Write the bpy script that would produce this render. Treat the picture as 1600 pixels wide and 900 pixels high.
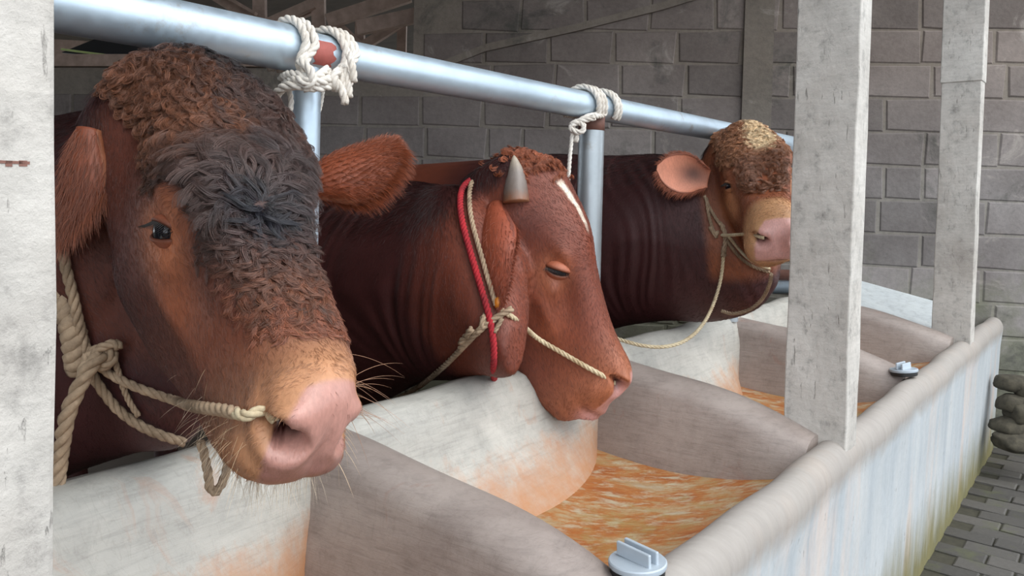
import bpy, math, random
import numpy as np
from math import sin, cos, pi, radians, sqrt, exp
from mathutils import Vector, Matrix
from mathutils.bvhtree import BVHTree

random.seed(7)
rng = np.random.default_rng(7)
scene = bpy.context.scene
for _o in list(bpy.data.objects):
    bpy.data.objects.remove(_o)

# ------------------------------------------------------------------ camera
PITCH, ROLL, FPX = radians(1.8), radians(1.3), 1200.0
CAMP = np.array([0.0, 0.0, 1.44])
FW = np.array([0, cos(PITCH), -sin(PITCH)])
_ri = np.array([1.0, 0, 0]); _up = np.cross(_ri, FW)
RI = _ri*cos(ROLL)+_up*sin(ROLL)
UP = _up*cos(ROLL)-_ri*sin(ROLL)
PCX, PCY = 800.0, 342.7
cam = bpy.data.cameras.new('camera')
cam.lens = FPX*36/1600; cam.sensor_width = 36
cam.shift_x = 0.0
cam.shift_y = -(450-PCY)/1600
cam.clip_start = .02
camo = bpy.data.objects.new('camera', cam)
scene.collection.objects.link(camo)
camo.matrix_world = Matrix(((RI[0], UP[0], -FW[0], CAMP[0]), (RI[1], UP[1], -FW[1], CAMP[1]),
                            (RI[2], UP[2], -FW[2], CAMP[2]), (0, 0, 0, 1)))
scene.camera = camo

# ------------------------------------------------------------------ sky, light, exposure
world = bpy.data.worlds.new('overcast_sky'); scene.world = world
world.use_nodes = True
_n = world.node_tree.nodes; _l = world.node_tree.links
_bg = _n['Background']
_tc = _n.new('ShaderNodeTexCoord'); _sx = _n.new('ShaderNodeSeparateXYZ')
_rp = _n.new('ShaderNodeValToRGB')
_l.new(_tc.outputs['Generated'], _sx.inputs[0]); _l.new(_sx.outputs['Z'], _rp.inputs[0])
_rp.color_ramp.elements[0].position = 0.0; _rp.color_ramp.elements[0].color = (.80, .86, .92, 1)
_rp.color_ramp.elements[1].position = 0.7; _rp.color_ramp.elements[1].color = (.90, .96, 1.0, 1)
_l.new(_rp.outputs[0], _bg.inputs['Color']); _bg.inputs['Strength'].default_value = 2.7
sun = bpy.data.lights.new('veiled_sun', 'SUN'); sun.energy = 1.25; sun.angle = radians(35); sun.color = (1, .97, .92)
suno = bpy.data.objects.new('veiled_sun', sun); scene.collection.objects.link(suno)
suno.rotation_euler = Vector((-.55, .45, -.75)).to_track_quat('-Z', 'Y').to_euler()
scene.view_settings.view_transform = 'Standard'
scene.view_settings.look = 'None'
scene.view_settings.gamma = 1
scene.view_settings.use_curve_mapping = False
scene.view_settings.exposure = 0.0

# ------------------------------------------------------------------ helpers
SU, CU = .6293, .7771            # the trough runs along u; v points out to the aisle
def W(u, v, z): return np.array([SU*u+CU*v, CU*u-SU*v, z])
def Wn(A):
    A = np.asarray(A, float)
    return np.stack([SU*A[:, 0]+CU*A[:, 1], CU*A[:, 0]-SU*A[:, 1], A[:, 2]], 1)
def UVZ(P): return np.array([SU*P[0]+CU*P[1], CU*P[0]-SU*P[1], P[2]])
def ray(px, py):
    return FW+RI*(px-PCX)/FPX+UP*(PCY-py)/FPX
def P(px, py, D): return CAMP+ray(px, py)*D      # survey point: picture position and real distance
def proj(Q):
    d = np.atleast_2d(Q)-CAMP; z = d@FW
    return np.stack([PCX+FPX*(d@RI)/z, PCY-FPX*(d@UP)/z], 1)
def s2l(r, g, b):
    f = lambda c: (c/255/12.92 if c/255 <= .04045 else ((c/255+.055)/1.055)**2.4)
    return (f(r), f(g), f(b))

def tag(o, label=None, cat=None, group=None, kind=None):
    if label: o['label'] = label
    if cat: o['category'] = cat
    if group: o['group'] = group
    if kind: o['kind'] = kind
    return o
def empty(name, loc, **k):
    o = bpy.data.objects.new(name, None); scene.collection.objects.link(o)
    o.location = Vector([float(x) for x in loc]); o.empty_display_size = .05
    bpy.context.view_layer.update()
    return tag(o, **k)
def mesh_obj(name, verts, faces, mat, parent=None, smooth=True, origin=None, **k):
    verts = np.asarray(verts, float)
    if origin is None:
        origin = (verts.min(0)+verts.max(0))/2; origin[2] = verts[:, 2].min()
    origin = np.asarray(origin, float)
    if parent is not None: origin = np.array(parent.matrix_world.translation)
    me = bpy.data.meshes.new(name)
    me.from_pydata([tuple(p) for p in (verts-origin)], [], [tuple(int(i) for i in f) for f in faces])
    if smooth: me.polygons.foreach_set('use_smooth', [True]*len(me.polygons))
    if mat is not None: me.materials.append(mat)
    o = bpy.data.objects.new(name, me); scene.collection.objects.link(o)
    if parent is not None: o.parent = parent
    else: o.location = Vector(origin)
    return tag(o, **k)

def fixnormals(o):
    import bmesh
    b = bmesh.new(); b.from_mesh(o.data); bmesh.ops.recalc_face_normals(b, faces=b.faces); b.to_mesh(o.data); b.free()
def bevel(o, w, seg=2):
    m = o.modifiers.new('bevel', 'BEVEL'); m.width = w; m.segments = seg; m.limit_method = 'ANGLE'; m.angle_limit = .6
    return o

class MB:
    def __init__(s): s.v = []; s.f = []
    def add(s, v, f):
        n = len(s.v); s.v += [tuple(map(float, p)) for p in v]; s.f += [tuple(int(i)+n for i in q) for q in f]
    def box(s, c, ax, ay, az):
        c, ax, ay, az = [np.array(q, float) for q in (c, ax, ay, az)]
        v = [c+i*ax+j*ay+k*az for i in (-1, 1) for j in (-1, 1) for k in (-1, 1)]
        s.add(v, [(0, 1, 3, 2), (4, 6, 7, 5), (0, 4, 5, 1), (2, 3, 7, 6), (0, 2, 6, 4), (1, 5, 7, 3)])
    def uvbox(s, u0, u1, v0, v1, z0, z1):
        v = [W(u, q, z) for u in (u0, u1) for q in (v0, v1) for z in (z0, z1)]
        s.add(v, [(0, 1, 3, 2), (4, 6, 7, 5), (0, 4, 5, 1), (2, 3, 7, 6), (0, 2, 6, 4), (1, 5, 7, 3)])
    def tube(s, pts, rad, n=12, cap=True):
        v, f = tube_geo(pts, rad, n, cap); s.add(v, f)
    def build(s, name, mat, parent=None, smooth=False, **k):
        o = mesh_obj(name, s.v, s.f, mat, parent, smooth, **k); fixnormals(o); return o

def frames(pts):
    pts = np.asarray(pts, float); T = np.gradient(pts, axis=0); T /= np.linalg.norm(T, axis=1)[:, None]+1e-12
    n = np.cross(T[0], [0, 0, 1.0]);
    if np.linalg.norm(n) < .1: n = np.cross(T[0], [1.0, 0, 0])
    n /= np.linalg.norm(n); N = [n]
    for i in range(1, len(pts)):
        n = N[-1]-T[i]*(N[-1]@T[i]); n /= np.linalg.norm(n)+1e-12; N.append(n)
    N = np.array(N); return T, N, np.cross(T, N)
def tube_geo(pts, rad, n=12, cap=True):
    pts = np.asarray(pts, float); m = len(pts); T, N, B = frames(pts)
    rad = np.full(m, rad) if np.isscalar(rad) else np.asarray(rad)
    a = np.arange(n)*2*pi/n
    v = (pts[:, None]+rad[:, None, None]*(np.cos(a)[None, :, None]*N[:, None]+np.sin(a)[None, :, None]*B[:, None])).reshape(-1, 3)
    i = np.arange(m-1)[:, None]*n; j = np.arange(n)[None]; j2 = (j+1) % n
    f = np.stack([i+j, i+j2, i+n+j2, i+n+j], -1).reshape(-1, 4).tolist()
    if cap: f.append(list(range(n))[::-1]); f.append([(m-1)*n+k for k in range(n)])
    return v, f
def spline(pts, step):
    p = np.asarray(pts, float); q = np.vstack([2*p[0]-p[1], p, 2*p[-1]-p[-2]]); out = []
    for i in range(1, len(q)-2):
        n = max(2, int(np.linalg.norm(q[i+1]-q[i])/step*1.5)+1)
        t = np.linspace(0, 1, n, endpoint=False)[:, None]
        a, b, c, d = q[i-1], q[i], q[i+1], q[i+2]
        out.append(.5*((2*b)+(-a+c)*t+(2*a-5*b+4*c-d)*t**2+(-a+3*b-3*c+d)*t**3))
    out = np.vstack(out+[p[-1:]])
    d = np.r_[0, np.cumsum(np.linalg.norm(np.diff(out, axis=0), axis=1))]
    n = max(4, int(d[-1]/step)); s = np.linspace(0, d[-1], n)
    return np.stack([np.interp(s, d, out[:, k]) for k in range(3)], 1)
def rope_geo(mb, pts, R, pitch=None, strands=3, step=None):
    pitch = pitch or R*6.5; step = step or pitch/9
    c = spline(pts, step); T, N, B = frames(c)
    d = np.r_[0, np.cumsum(np.linalg.norm(np.diff(c, axis=0), axis=1))]
    for k in range(strands):
        a = 2*pi*(d/pitch)+2*pi*k/strands
        q = c+R*.50*(np.cos(a)[:, None]*N+np.sin(a)[:, None]*B)
        mb.tube(q, R*.56, 7)

def ico(center, rad, ax=None, n=12, m=16, sc=(1, 1, 1)):
    v = []; f = []
    ax = np.eye(3) if ax is None else ax
    for i in range(n+1):
        th = pi*i/n
        for j in range(m):
            ph = 2*pi*j/m
            v.append(np.array(center)+rad*(np.array([sin(th)*cos(ph)*sc[0], sin(th)*sin(ph)*sc[1], cos(th)*sc[2]])@ax))
    for i in range(n):
        for j in range(m):
            f.append((i*m+j, i*m+(j+1) % m, (i+1)*m+(j+1) % m, (i+1)*m+j))
    return v, f

# ------------------------------------------------------------------ materials
class NT:
    def __init__(s, name):
        s.m = bpy.data.materials.new(name); s.m.use_nodes = True
        s.n = s.m.node_tree.nodes; s.l = s.m.node_tree.links; s.b = s.n['Principled BSDF']
        s.tc = s.n.new('ShaderNodeTexCoord')
    def node(s, t, **k):
        x = s.n.new(t)
        for a, b in k.items(): setattr(x, a, b)
        return x
    def coord(s, scale=(1, 1, 1), kind='Object', rot=(0, 0, 0)):
        mp = s.node('ShaderNodeMapping'); mp.inputs['Scale'].default_value = scale; mp.inputs['Rotation'].default_value = rot
        s.l.new(s.tc.outputs[kind], mp.inputs['Vector']); return mp.outputs[0]
    def geo(s, scale=(1, 1, 1), rot=(0, 0, 0)):
        g = s.node('ShaderNodeNewGeometry'); mp = s.node('ShaderNodeMapping'); mp.inputs['Scale'].default_value = scale
        mp.inputs['Rotation'].default_value = rot
        s.l.new(g.outputs['Position'], mp.inputs['Vector']); return mp.outputs[0]
    def noise(s, vec, scale, detail=6, rough=.6, dist=0):
        x = s.node('ShaderNodeTexNoise'); x.inputs['Scale'].default_value = scale; x.inputs['Detail'].default_value = detail
        x.inputs['Roughness'].default_value = rough; x.inputs['Distortion'].default_value = dist
        if vec is not None: s.l.new(vec, x.inputs['Vector'])
        return x.outputs['Fac']
    def ramp(s, fac, stops):
        x = s.node('ShaderNodeValToRGB'); e = x.color_ramp.elements
        while len(e) < len(stops): e.new(.5)
        for q, (p, c) in zip(e, stops):
            q.position = p; q.color = (c[0], c[1], c[2], 1) if not np.isscalar(c) else (c, c, c, 1)
        s.l.new(fac, x.inputs[0]); return x.outputs[0]
    def mix(s, fac, a, b, mode='MIX'):
        x = s.node('ShaderNodeMix', data_type='RGBA', blend_type=mode)
        for inp, val in ((x.inputs[0], fac), (x.inputs[6], a), (x.inputs[7], b)):
            if hasattr(val, 'links') or hasattr(val, 'is_linked'): s.l.new(val, inp)
            elif np.isscalar(val): inp.default_value = val
            else: inp.default_value = (val[0], val[1], val[2], 1)
        return x.outputs[2]
    def math(s, op, a, b=0., clamp=False):
        x = s.node('ShaderNodeMath', operation=op); x.use_clamp = clamp
        for inp, val in ((x.inputs[0], a), (x.inputs[1], b)):
            if np.isscalar(val): inp.default_value = val
            else: s.l.new(val, inp)
        return x.outputs[0]
    def bump(s, h, strength=.3, dist=.01, prev=None):
        x = s.node('ShaderNodeBump'); x.inputs['Strength'].default_value = strength; x.inputs['Distance'].default_value = dist
        s.l.new(h, x.inputs['Height'])
        if prev is not None: s.l.new(prev, x.inputs['Normal'])
        return x.outputs[0]
    def out(s, col=None, rough=None, nor=None, metal=None, spec=None):
        for nm, v in (('Base Color', col), ('Roughness', rough), ('Normal', nor), ('Metallic', metal), ('Specular IOR Level', spec)):
            if v is None: continue
            if np.isscalar(v): s.b.inputs[nm].default_value = v
            elif isinstance(v, tuple): s.b.inputs[nm].default_value = (*v, 1)
            else: s.l.new(v, s.b.inputs[nm])
        return s.m

def m_simple(name, col, rough=.6, metal=0., var=.15, nscale=20, bump=.1, stretch=(1, 1, 1)):
    t = NT(name); f = t.noise(t.coord(stretch), nscale)
    c = t.ramp(f, [(.25, [x*(1-var) for x in col]), (.75, [min(1, x*(1+var)) for x in col])])
    return t.out(c, rough, t.bump(f, bump, .005), metal)

# rotates world positions so that x runs along the trough and y across it
TROT = (0, 0, math.atan2(CU, SU)*-1)
def m_concrete(name, a, b, stain=None, stain_amt=(.5, .62), rough=.62, moss=False, streak=None, rust=False):
    t = NT(name); g = t.geo((1, 1, 1), TROT)
    n1 = t.noise(g, 3.2, 8, .62, .6); n2 = t.noise(g, 26, 8, .7); n3 = t.noise(t.geo((3, 1, 22), TROT), 5, 6, .65, .4)
    c = t.ramp(n1, [(.3, a), (.7, b)])
    c = t.mix(.55, c, t.ramp(n2, [(.2, .55), (.5, .95), (.8, 1.0)]), 'MULTIPLY')
    c = t.mix(.45, c, t.ramp(n3, [(.32, .62), (.5, 1.), (.7, 1.05)]), 'MULTIPLY')
    # fine dark scratches left by trowel and tongues
    vo = t.node('ShaderNodeTexNoise'); vo.inputs['Scale'].default_value = 9; vo.inputs['Detail'].default_value = 9; vo.inputs['Distortion'].default_value = 1.6
    t.l.new(t.geo((1.2, 5, 1.2), (TROT[0], TROT[1], TROT[2]+.5)), vo.inputs['Vector'])
    ln = t.math('ABSOLUTE', t.math('SUBTRACT', vo.outputs['Fac'], .5))
    c = t.mix(.22, c, t.ramp(ln, [(.0, (.52, .46, .42)), (.012, (.9, .89, .88)), (.03, (1, 1, 1))]), 'MULTIPLY')
    if stain is not None:
        m = t.ramp(t.noise(t.geo((1.5, 3.5, 1), (0, 0, TROT[2]+.25)), 3.0, 9, .68, 1.0), [(stain_amt[0], 0.), (stain_amt[1], 1.)])
        c = t.mix(m, c, t.mix(t.noise(g, 14), stain, [x*.72 for x in stain]))
    if streak is not None:
        m = t.ramp(t.noise(t.geo((4, 4, .35), TROT), 2.2, 6, .6), [(.52, 0.), (.68, .75)])
        c = t.mix(m, c, streak)
    if moss:
        sx = t.node('ShaderNodeSeparateXYZ'); t.l.new(t.geo(), sx.inputs[0])
        h = t.math('SUBTRACT', sx.outputs[2], t.math('MULTIPLY', t.noise(t.geo((9, 9, 1.6)), 1.6, 9, .75), .55))
        m = t.ramp(t.math('ADD', h, .22), [(.0, 1.), (.16, .55), (.30, 0.)])
        c = t.mix(m, c, t.mix(t.noise(g, 9), s2l(132, 118, 72), s2l(86, 78, 48)))
    if rust:
        sx = t.node('ShaderNodeSeparateXYZ'); t.l.new(t.geo(), sx.inputs[0])
        h = t.math('SUBTRACT', sx.outputs[2], t.math('MULTIPLY', t.noise(t.geo((3, 3, 1.5), TROT), 2.6, 9, .78), .34))
        c = t.mix(t.ramp(h, [(.48, .9), (.55, .55), (.62, 0.)]), c, t.mix(n2, s2l(192, 118, 62), s2l(176, 134, 96)))
    nb = t.bump(n2, .35, .004, t.bump(n3, .25, .006))
    return t.out(c, rough, nb)

M = {}
def m_outer():
    t = NT('limewashed_outer_wall'); g = t.geo(); st = t.geo((9, 9, 1.6))
    n1 = t.noise(st, 1.3, 6, .6, .3); n2 = t.noise(g, 45, 8, .7); n3 = t.noise(g, 3.5, 6, .6)
    c = t.ramp(n1, [(.3, s2l(184, 186, 187)), (.55, s2l(172, 177, 181)), (.75, s2l(156, 162, 168))])
    c = t.mix(t.ramp(t.noise(t.geo((3.2, 3.2, .5)), 1.1, 7, .65), [(.52, 0.), (.64, .6)]), c, s2l(206, 184, 170))
    c = t.mix(.25, c, t.ramp(n3, [(.3, .75), (.6, 1.)]), 'MULTIPLY')
    pit = t.ramp(t.noise(t.geo((1, 1, .4)), 48, 4, .6), [(.28, .0), (.34, 1.)]); c = t.mix(.35, c, t.ramp(n2, [(.25, .7), (.6, 1.02)]), 'MULTIPLY'); c = t.mix(.55, c, t.mix(pit, (.3, .28, .26), (1, 1, 1)), 'MULTIPLY')
    sx = t.node('ShaderNodeSeparateXYZ'); t.l.new(g, sx.inputs[0])
    rim = t.ramp(t.math('ADD', sx.outputs[2], t.math('MULTIPLY', t.noise(g, 12, 6, .7), .08)), [(.70, 0.), (.76, .85)])
    c = t.mix(rim, c, t.mix(t.noise(t.geo((3, 16, 1), (0, 0, TROT[2]+.4)), 4, 8, .7), s2l(164, 155, 147), s2l(126, 116, 108)))
    h = t.math('ADD', t.math('SUBTRACT', sx.outputs[2], t.math('MULTIPLY', t.noise(t.geo((7, 7, 1.0)), 2.0, 9, .75), .46)), .19)
    m = t.ramp(h, [(.0, .95), (.12, .5), (.26, 0.)])
    c = t.mix(m, c, t.mix(t.noise(g, 9), s2l(126, 116, 66), s2l(80, 78, 42)))
    return t.out(c, .75, t.bump(n2, .3, .002, t.bump(n3, .15, .006)))
M['conc_outer'] = m_outer()
M['conc_trough'] = m_concrete('worn_trough_cement', s2l(196, 192, 184), s2l(158, 156, 150), stain=s2l(186, 140, 112), stain_amt=(.60, .82), rough=.5, rust=True)
M['conc_part'] = m_concrete('grey_pink_cement', s2l(166, 154, 147), s2l(136, 123, 117), stain=s2l(150, 105, 90), stain_amt=(.60, .80), rough=.5)
def m_floor():
    t = NT('rust_stained_basin'); g = t.geo((1, 2.6, 1), (0, 0, TROT[2]+.15)); g0 = t.geo()
    a = t.noise(g, 5.5, 12, .74, .35); b = t.noise(g, 11, 10, .7, .2); d = t.noise(t.geo((1.5, 14, 1), (0, 0, TROT[2]+.15)), 9, 8, .7)
    c = t.ramp(a, [(.30, s2l(178, 166, 144)), (.42, s2l(174, 142, 102)), (.49, s2l(172, 112, 62)), (.60, s2l(160, 90, 42)), (.75, s2l(132, 84, 58))])
    c = t.mix(t.ramp(b, [(.50, 0.), (.62, .75)]), c, s2l(188, 184, 160)); c = t.mix(t.ramp(t.noise(g0, 7, 8, .7), [(.52, 0.), (.66, .6)]), c, s2l(160, 140, 84))
    c = t.mix(.4, c, t.ramp(d, [(.3, .6), (.6, 1.05)]), 'MULTIPLY')
    return t.out(c, .42, t.bump(d, .25, .004, t.bump(b, .15, .005)))
M['conc_floor'] = m_floor()
M['conc_slab'] = m_concrete('pale_slab_cement', s2l(200, 205, 206), s2l(178, 184, 188), rough=.7)

def m_post():
    t = NT('whitewashed_post')
    n2 = t.noise(t.geo((1, 1, .8)), 28, 8, .7); n3 = t.noise(t.geo((4, 4, 30)), 3.5, 6, .7); n1 = t.noise(t.geo(), 4, 5, .6)
    c = t.ramp(n1, [(.35, s2l(206, 201, 195)), (.7, s2l(182, 175, 168))])
    c = t.mix(.5, c, t.ramp(n3, [(.3, .72), (.6, 1.)]), 'MULTIPLY')
    c = t.mix(.8, c, t.ramp(n2, [(.26, .35), (.46, .92), (.75, 1.08)]), 'MULTIPLY')
    c = t.mix(.5, c, t.ramp(t.noise(t.geo((1.6, 1.6, .8)), 3.1, 5, .6), [(.38, .68), (.55, 1.)]), 'MULTIPLY')
    pit = t.ramp(t.noise(t.geo((60, 60, 11)), 1.4, 5, .6), [(.28, 0.), (.36, 1.)])
    big = t.ramp(t.noise(t.geo(), 3.2, 3, .5), [(.46, 1.), (.58, 0.)])
    c = t.mix(t.math('MULTIPLY', t.math('SUBTRACT', 1., pit), .5), c, s2l(90, 84, 78))
    return t.out(c, .85, t.bump(n2, .8, .005, t.bump(pit, .6, .004)))
M['post'] = m_post()

def m_block(name, a, b):
    t = NT(name)
    oi = t.node('ShaderNodeObjectInfo'); g = t.geo()
    n1 = t.noise(g, 2.2, 6, .6, .4); n2 = t.noise(g, 38, 8, .72)
    c = t.ramp(n1, [(.3, a), (.72, b)])
    c = t.mix(.7, c, t.ramp(oi.outputs['Random'], [(0, .66), (.5, .92), (1, 1.2)]), 'MULTIPLY')
    c = t.mix(.5, c, t.ramp(n2, [(.25, .5), (.6, 1.)]), 'MULTIPLY')
    sx = t.node('ShaderNodeSeparateXYZ'); t.l.new(g, sx.inputs[0])
    # damp algae low on the wall, darker and browner towards the top
    lo = t.math('ADD', sx.outputs[2], t.math('MULTIPLY', t.noise(g, 3.5, 7, .7), 1.6))
    c = t.mix(t.ramp(t.math('MULTIPLY', lo, .4), [(.56, .55), (.76, 0.)]), c, s2l(86, 92, 60))
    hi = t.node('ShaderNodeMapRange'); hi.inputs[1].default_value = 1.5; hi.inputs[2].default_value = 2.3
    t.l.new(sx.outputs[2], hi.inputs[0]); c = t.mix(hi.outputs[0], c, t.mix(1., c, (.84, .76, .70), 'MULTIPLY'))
    spots = t.ramp(t.noise(g, 1.7, 8, .7, .6), [(.56, 0.), (.66, .75)])
    c = t.mix(spots, c, s2l(66, 66, 60))
    c = t.mix(t.ramp(t.noise(t.geo((1, 1, 1.6)), 2.7, 7, .7, .8), [(.60, 0.), (.70, .55)]), c, s2l(166, 158, 150))
    return t.out(c, .85, t.bump(n2, .6, .006))
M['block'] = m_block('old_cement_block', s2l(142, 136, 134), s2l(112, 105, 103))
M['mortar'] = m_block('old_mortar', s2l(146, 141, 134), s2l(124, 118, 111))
M['stone'] = m_simple('field_stone', s2l(64, 59, 48), .9, 0, .65, 26, 1.0)
M['timber'] = m_simple('sooty_timber', s2l(160, 138, 126), .8, 0, .3, 14, .3, (1, 1, 1))
M['roof'] = m_simple('dark_roof_sheet', s2l(92, 82, 76), .8, 0, .3, 6, .2)
M['gap_daylight'] = m_simple('gap_daylight_green', s2l(175, 190, 125), .5, 0, .2, 12, .1)  # green daylight through the eave gap, put into a plain colour
def m_paver():
    t = NT('grey_paver'); oi = t.node('ShaderNodeObjectInfo'); g = t.geo(); n2 = t.noise(g, 55, 8, .7)
    c = t.ramp(oi.outputs['Random'], [(0, s2l(66, 63, 60)), (1, s2l(88, 84, 80))])
    c = t.mix(.5, c, t.ramp(n2, [(.25, .5), (.65, 1.1)]), 'MULTIPLY')
    c = t.mix(t.ramp(t.noise(g, 4, 6, .7), [(.55, 0.), (.72, .6)]), c, s2l(84, 88, 50))
    return t.out(c, .7, t.bump(n2, .5, .004))
M['paver'] = m_paver()
M['soil'] = m_simple('mossy_soil', s2l(58, 55, 44), .9, 0, .35, 30, .4)
M['stallfloor'] = m_simple('stall_floor', s2l(95, 84, 74), .8, 0, .3, 5, .3)

def m_galv(name, tint=(.62, .74, .85), red=False):
    t = NT(name); n1 = t.noise(t.geo((1, 1, 1)), 6, 6, .6); n2 = t.noise(t.geo((1, 1, 1)), 60, 5, .6)
    c = t.ramp(n1, [(.3, tint), (.7, [x*.80 for x in tint])])
    c = t.mix(t.ramp(t.noise(t.geo((1, 1, 1)), 9, 8, .7), [(.60, 0.), (.70, .5)]), c, s2l(150, 132, 110))
    return t.out(c, t.ramp(n2, [(.3, .36), (.7, .55)]), t.bump(n2, .05, .002), .7)
M['galv'] = m_galv('galvanised_steel')
M['galv_old'] = m_galv('weathered_galvanised_steel', (.42, .46, .49))
M['redprimer'] = m_simple('red_primer', s2l(160, 84, 76), .6, 0, .2, 40, .2)
M['rust'] = m_simple('rusty_steel', s2l(120, 84, 74), .7, .2, .3, 30, .3)
def m_rope(name, a, dirt):
    t = NT(name); g = t.geo(); n = t.noise(g, 160, 5, .7); n1 = t.noise(g, 14, 6, .7)
    c = t.mix(t.ramp(n1, [(.42, 0.), (.66, .8)]), a, dirt)
    c = t.mix(.5, c, t.ramp(n, [(.3, .6), (.7, 1.1)]), 'MULTIPLY')
    return t.out(c, .85, t.bump(n, .5, .002))
M['rope_white'] = m_rope('white_nylon_rope', s2l(232, 226, 218), s2l(198, 186, 172))
M['rope_tan'] = m_rope('dirty_hemp_rope', s2l(176, 152, 126), s2l(112, 92, 72))
M['rope_pale'] = m_rope('pale_nose_rope', s2l(214, 198, 166), s2l(168, 140, 104))
M['rope_green'] = m_rope('green_stained_rope', s2l(150, 170, 130), s2l(110, 150, 120))
M['rope_red'] = m_rope('red_cord', s2l(178, 34, 44), s2l(110, 26, 34))
M['orange'] = m_simple('orange_plastic', s2l(200, 120, 30), .4, 0, .1, 30, .1)
M['lid'] = m_simple('grey_pvc', s2l(168, 178, 188), .35, 0, .06, 20, .03)
M['gasket'] = m_simple('black_rubber', s2l(30, 30, 32), .5, 0, .1, 20, .03)
M['eye'] = m_simple('dark_eye', (.006, .006, .010), .06, 0, .1, 30, 0)
M['lash'] = m_simple('dark_lash', (.012, .009, .008), .5, 0, .1, 30, 0)
M['nostril'] = m_simple('nostril_skin', s2l(60, 26, 24), .35, 0, .2, 30, .1)

def m_horn():
    t = NT('grey_horn'); sx = t.node('ShaderNodeAttribute'); sx.attribute_name = 'along'
    n = t.noise(t.coord((40, 40, 8)), 3, 5, .6)
    c = t.ramp(t.math('ADD', sx.outputs['Fac'], t.math('MULTIPLY', t.math('SUBTRACT', n, .5), .3)),
               [(0, s2l(130, 84, 58)), (.25, s2l(112, 98, 90)), (.6, s2l(128, 118, 112)), (.95, s2l(176, 162, 144))])
    return t.out(c, .4, t.bump(n, .25, .003))
M['horn'] = m_horn()

def m_coat():
    t = NT('cattle_coat'); at = t.node('ShaderNodeAttribute'); at.attribute_name = 'coat'
    aw = t.node('ShaderNodeAttribute'); aw.attribute_name = 'wet'
    g = t.geo(); n = t.noise(t.geo((1, 1, .35)), 240, 4, .6); n2 = t.noise(g, 18, 6, .6)
    c = t.mix(.45, at.outputs['Color'], t.ramp(n2, [(.3, .68), (.7, 1.18)]), 'MULTIPLY')
    c = t.mix(.35, c, t.ramp(n, [(.3, .6), (.7, 1.2)]), 'MULTIPLY')
    ro = t.ramp(aw.outputs['Fac'], [(0, .55), (1, .30)])
    t.l.new(ro, t.b.inputs['Roughness'])
    pore = t.node('ShaderNodeTexVoronoi'); pore.inputs['Scale'].default_value = 260; t.l.new(g, pore.inputs['Vector'])
    nb = t.bump(pore.outputs['Distance'], .10, .001, t.bump(n, .35, .002))
    return t.out(c, None, nb)
M['coat'] = m_coat()
def m_hair():
    t = NT('cattle_hair'); at = t.node('ShaderNodeAttribute'); at.attribute_name = 'hcol'
    t.b.inputs['Roughness'].default_value = .42; t.b.inputs['Specular IOR Level'].default_value = .6
    t.l.new(at.outputs['Color'], t.b.inputs['Base Color'])
    return t.m
M['hair'] = m_hair()
# ------------------------------------------------------------------ setting: back wall of cement blocks
WD0, WS = 4.88, -.122            # wall line: depth = WD0 + WS * x
WL = sqrt(1+WS*WS)
WX = np.array([1/WL, WS/WL, 0]); WN = np.array([WS/WL, -1/WL, 0])      # along the wall, out of it towards us
def WP(x, z, out=0.0):           # x measured as world x on the wall line
    return np.array([x, WD0+WS*x, z])+WN*out
wall = empty('wall_back', WP(0, 0), kind='structure')
def roof_z(x): return 2.70+.16*x
XL, XS, XR = -3.6, -.66, 4.4
core = MB()
def prism(mb, xz, d0, d1):
    n = len(xz); v = [WP(x, z, d0) for x, z in xz]+[WP(x, z, d1) for x, z in xz]
    f = [list(range(n)), list(range(2*n-1, n-1, -1))]+[(i, (i+1) % n, (i+1) % n+n, i+n) for i in range(n)]
    mb.add(v, f)
prism(core, [(XL, 0), (XR, 0), (XR, roof_z(XR)+.5), (XS, roof_z(XS)+.35), (XS, 2.24), (XL, 2.24)], -.12, -.006)
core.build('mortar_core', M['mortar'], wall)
bm_cache = {}
def block_mesh(w, h, key, mat, depth=.009, irr=.009):
    r = random.Random(key)
    if (w, h, key) in bm_cache: return bm_cache[(w, h, key)]
    v = []
    g = .0055
    for (sx, sz) in ((-1, -1), (1, -1), (1, 1), (-1, 1)):
        v.append((sx*(w/2-g)+r.uniform(-irr, irr), 0, sz*(h/2-g)+r.uniform(-irr, irr)))
    e = .008
    front = [(x*(1-e/abs(x)), -depth*r.uniform(.75, 1.), z*(1-e/abs(z))) for x, y, z in v]
    me = bpy.data.meshes.new('block')
    me.from_pydata(v+front, [], [(0, 1, 5, 4), (1, 2, 6, 5), (2, 3, 7, 6), (3, 0, 4, 7), (4, 5, 6, 7)])
    me.materials.append(mat); bm_cache[(w, h, key)] = me
    return me
WROT = math.atan2(WX[1], WX[0])
CH = .2015
def in_wall(x, z0, z1): return x >= XS or z1 <= 2.26
nb = 0
rr = random.Random(3)
for row in range(0, 18):
    zc = .055+CH*(row+.5)
    x = XL+(0.2 if row % 2 else 0.)
    while x < XR:
        w = rr.choice([.40, .40, .40, .41, .385, .22]); x0 = x; x += w
        xc = x0+w/2
        if xc+w/2 > XR: continue
        if not in_wall(x0 if x0 > XS-.2 else x0, zc-CH/2, zc+CH/2): continue
        if zc+CH/2 > roof_z(xc)+.42: continue
        q = proj(WP(xc, zc))[0]
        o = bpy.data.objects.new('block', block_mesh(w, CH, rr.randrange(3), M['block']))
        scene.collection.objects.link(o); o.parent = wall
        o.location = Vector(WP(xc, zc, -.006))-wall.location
        o.rotation_euler = (rr.uniform(-.012, .012), rr.uniform(-.01, .01), WROT+rr.uniform(-.012, .012)); nb += 1
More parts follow.
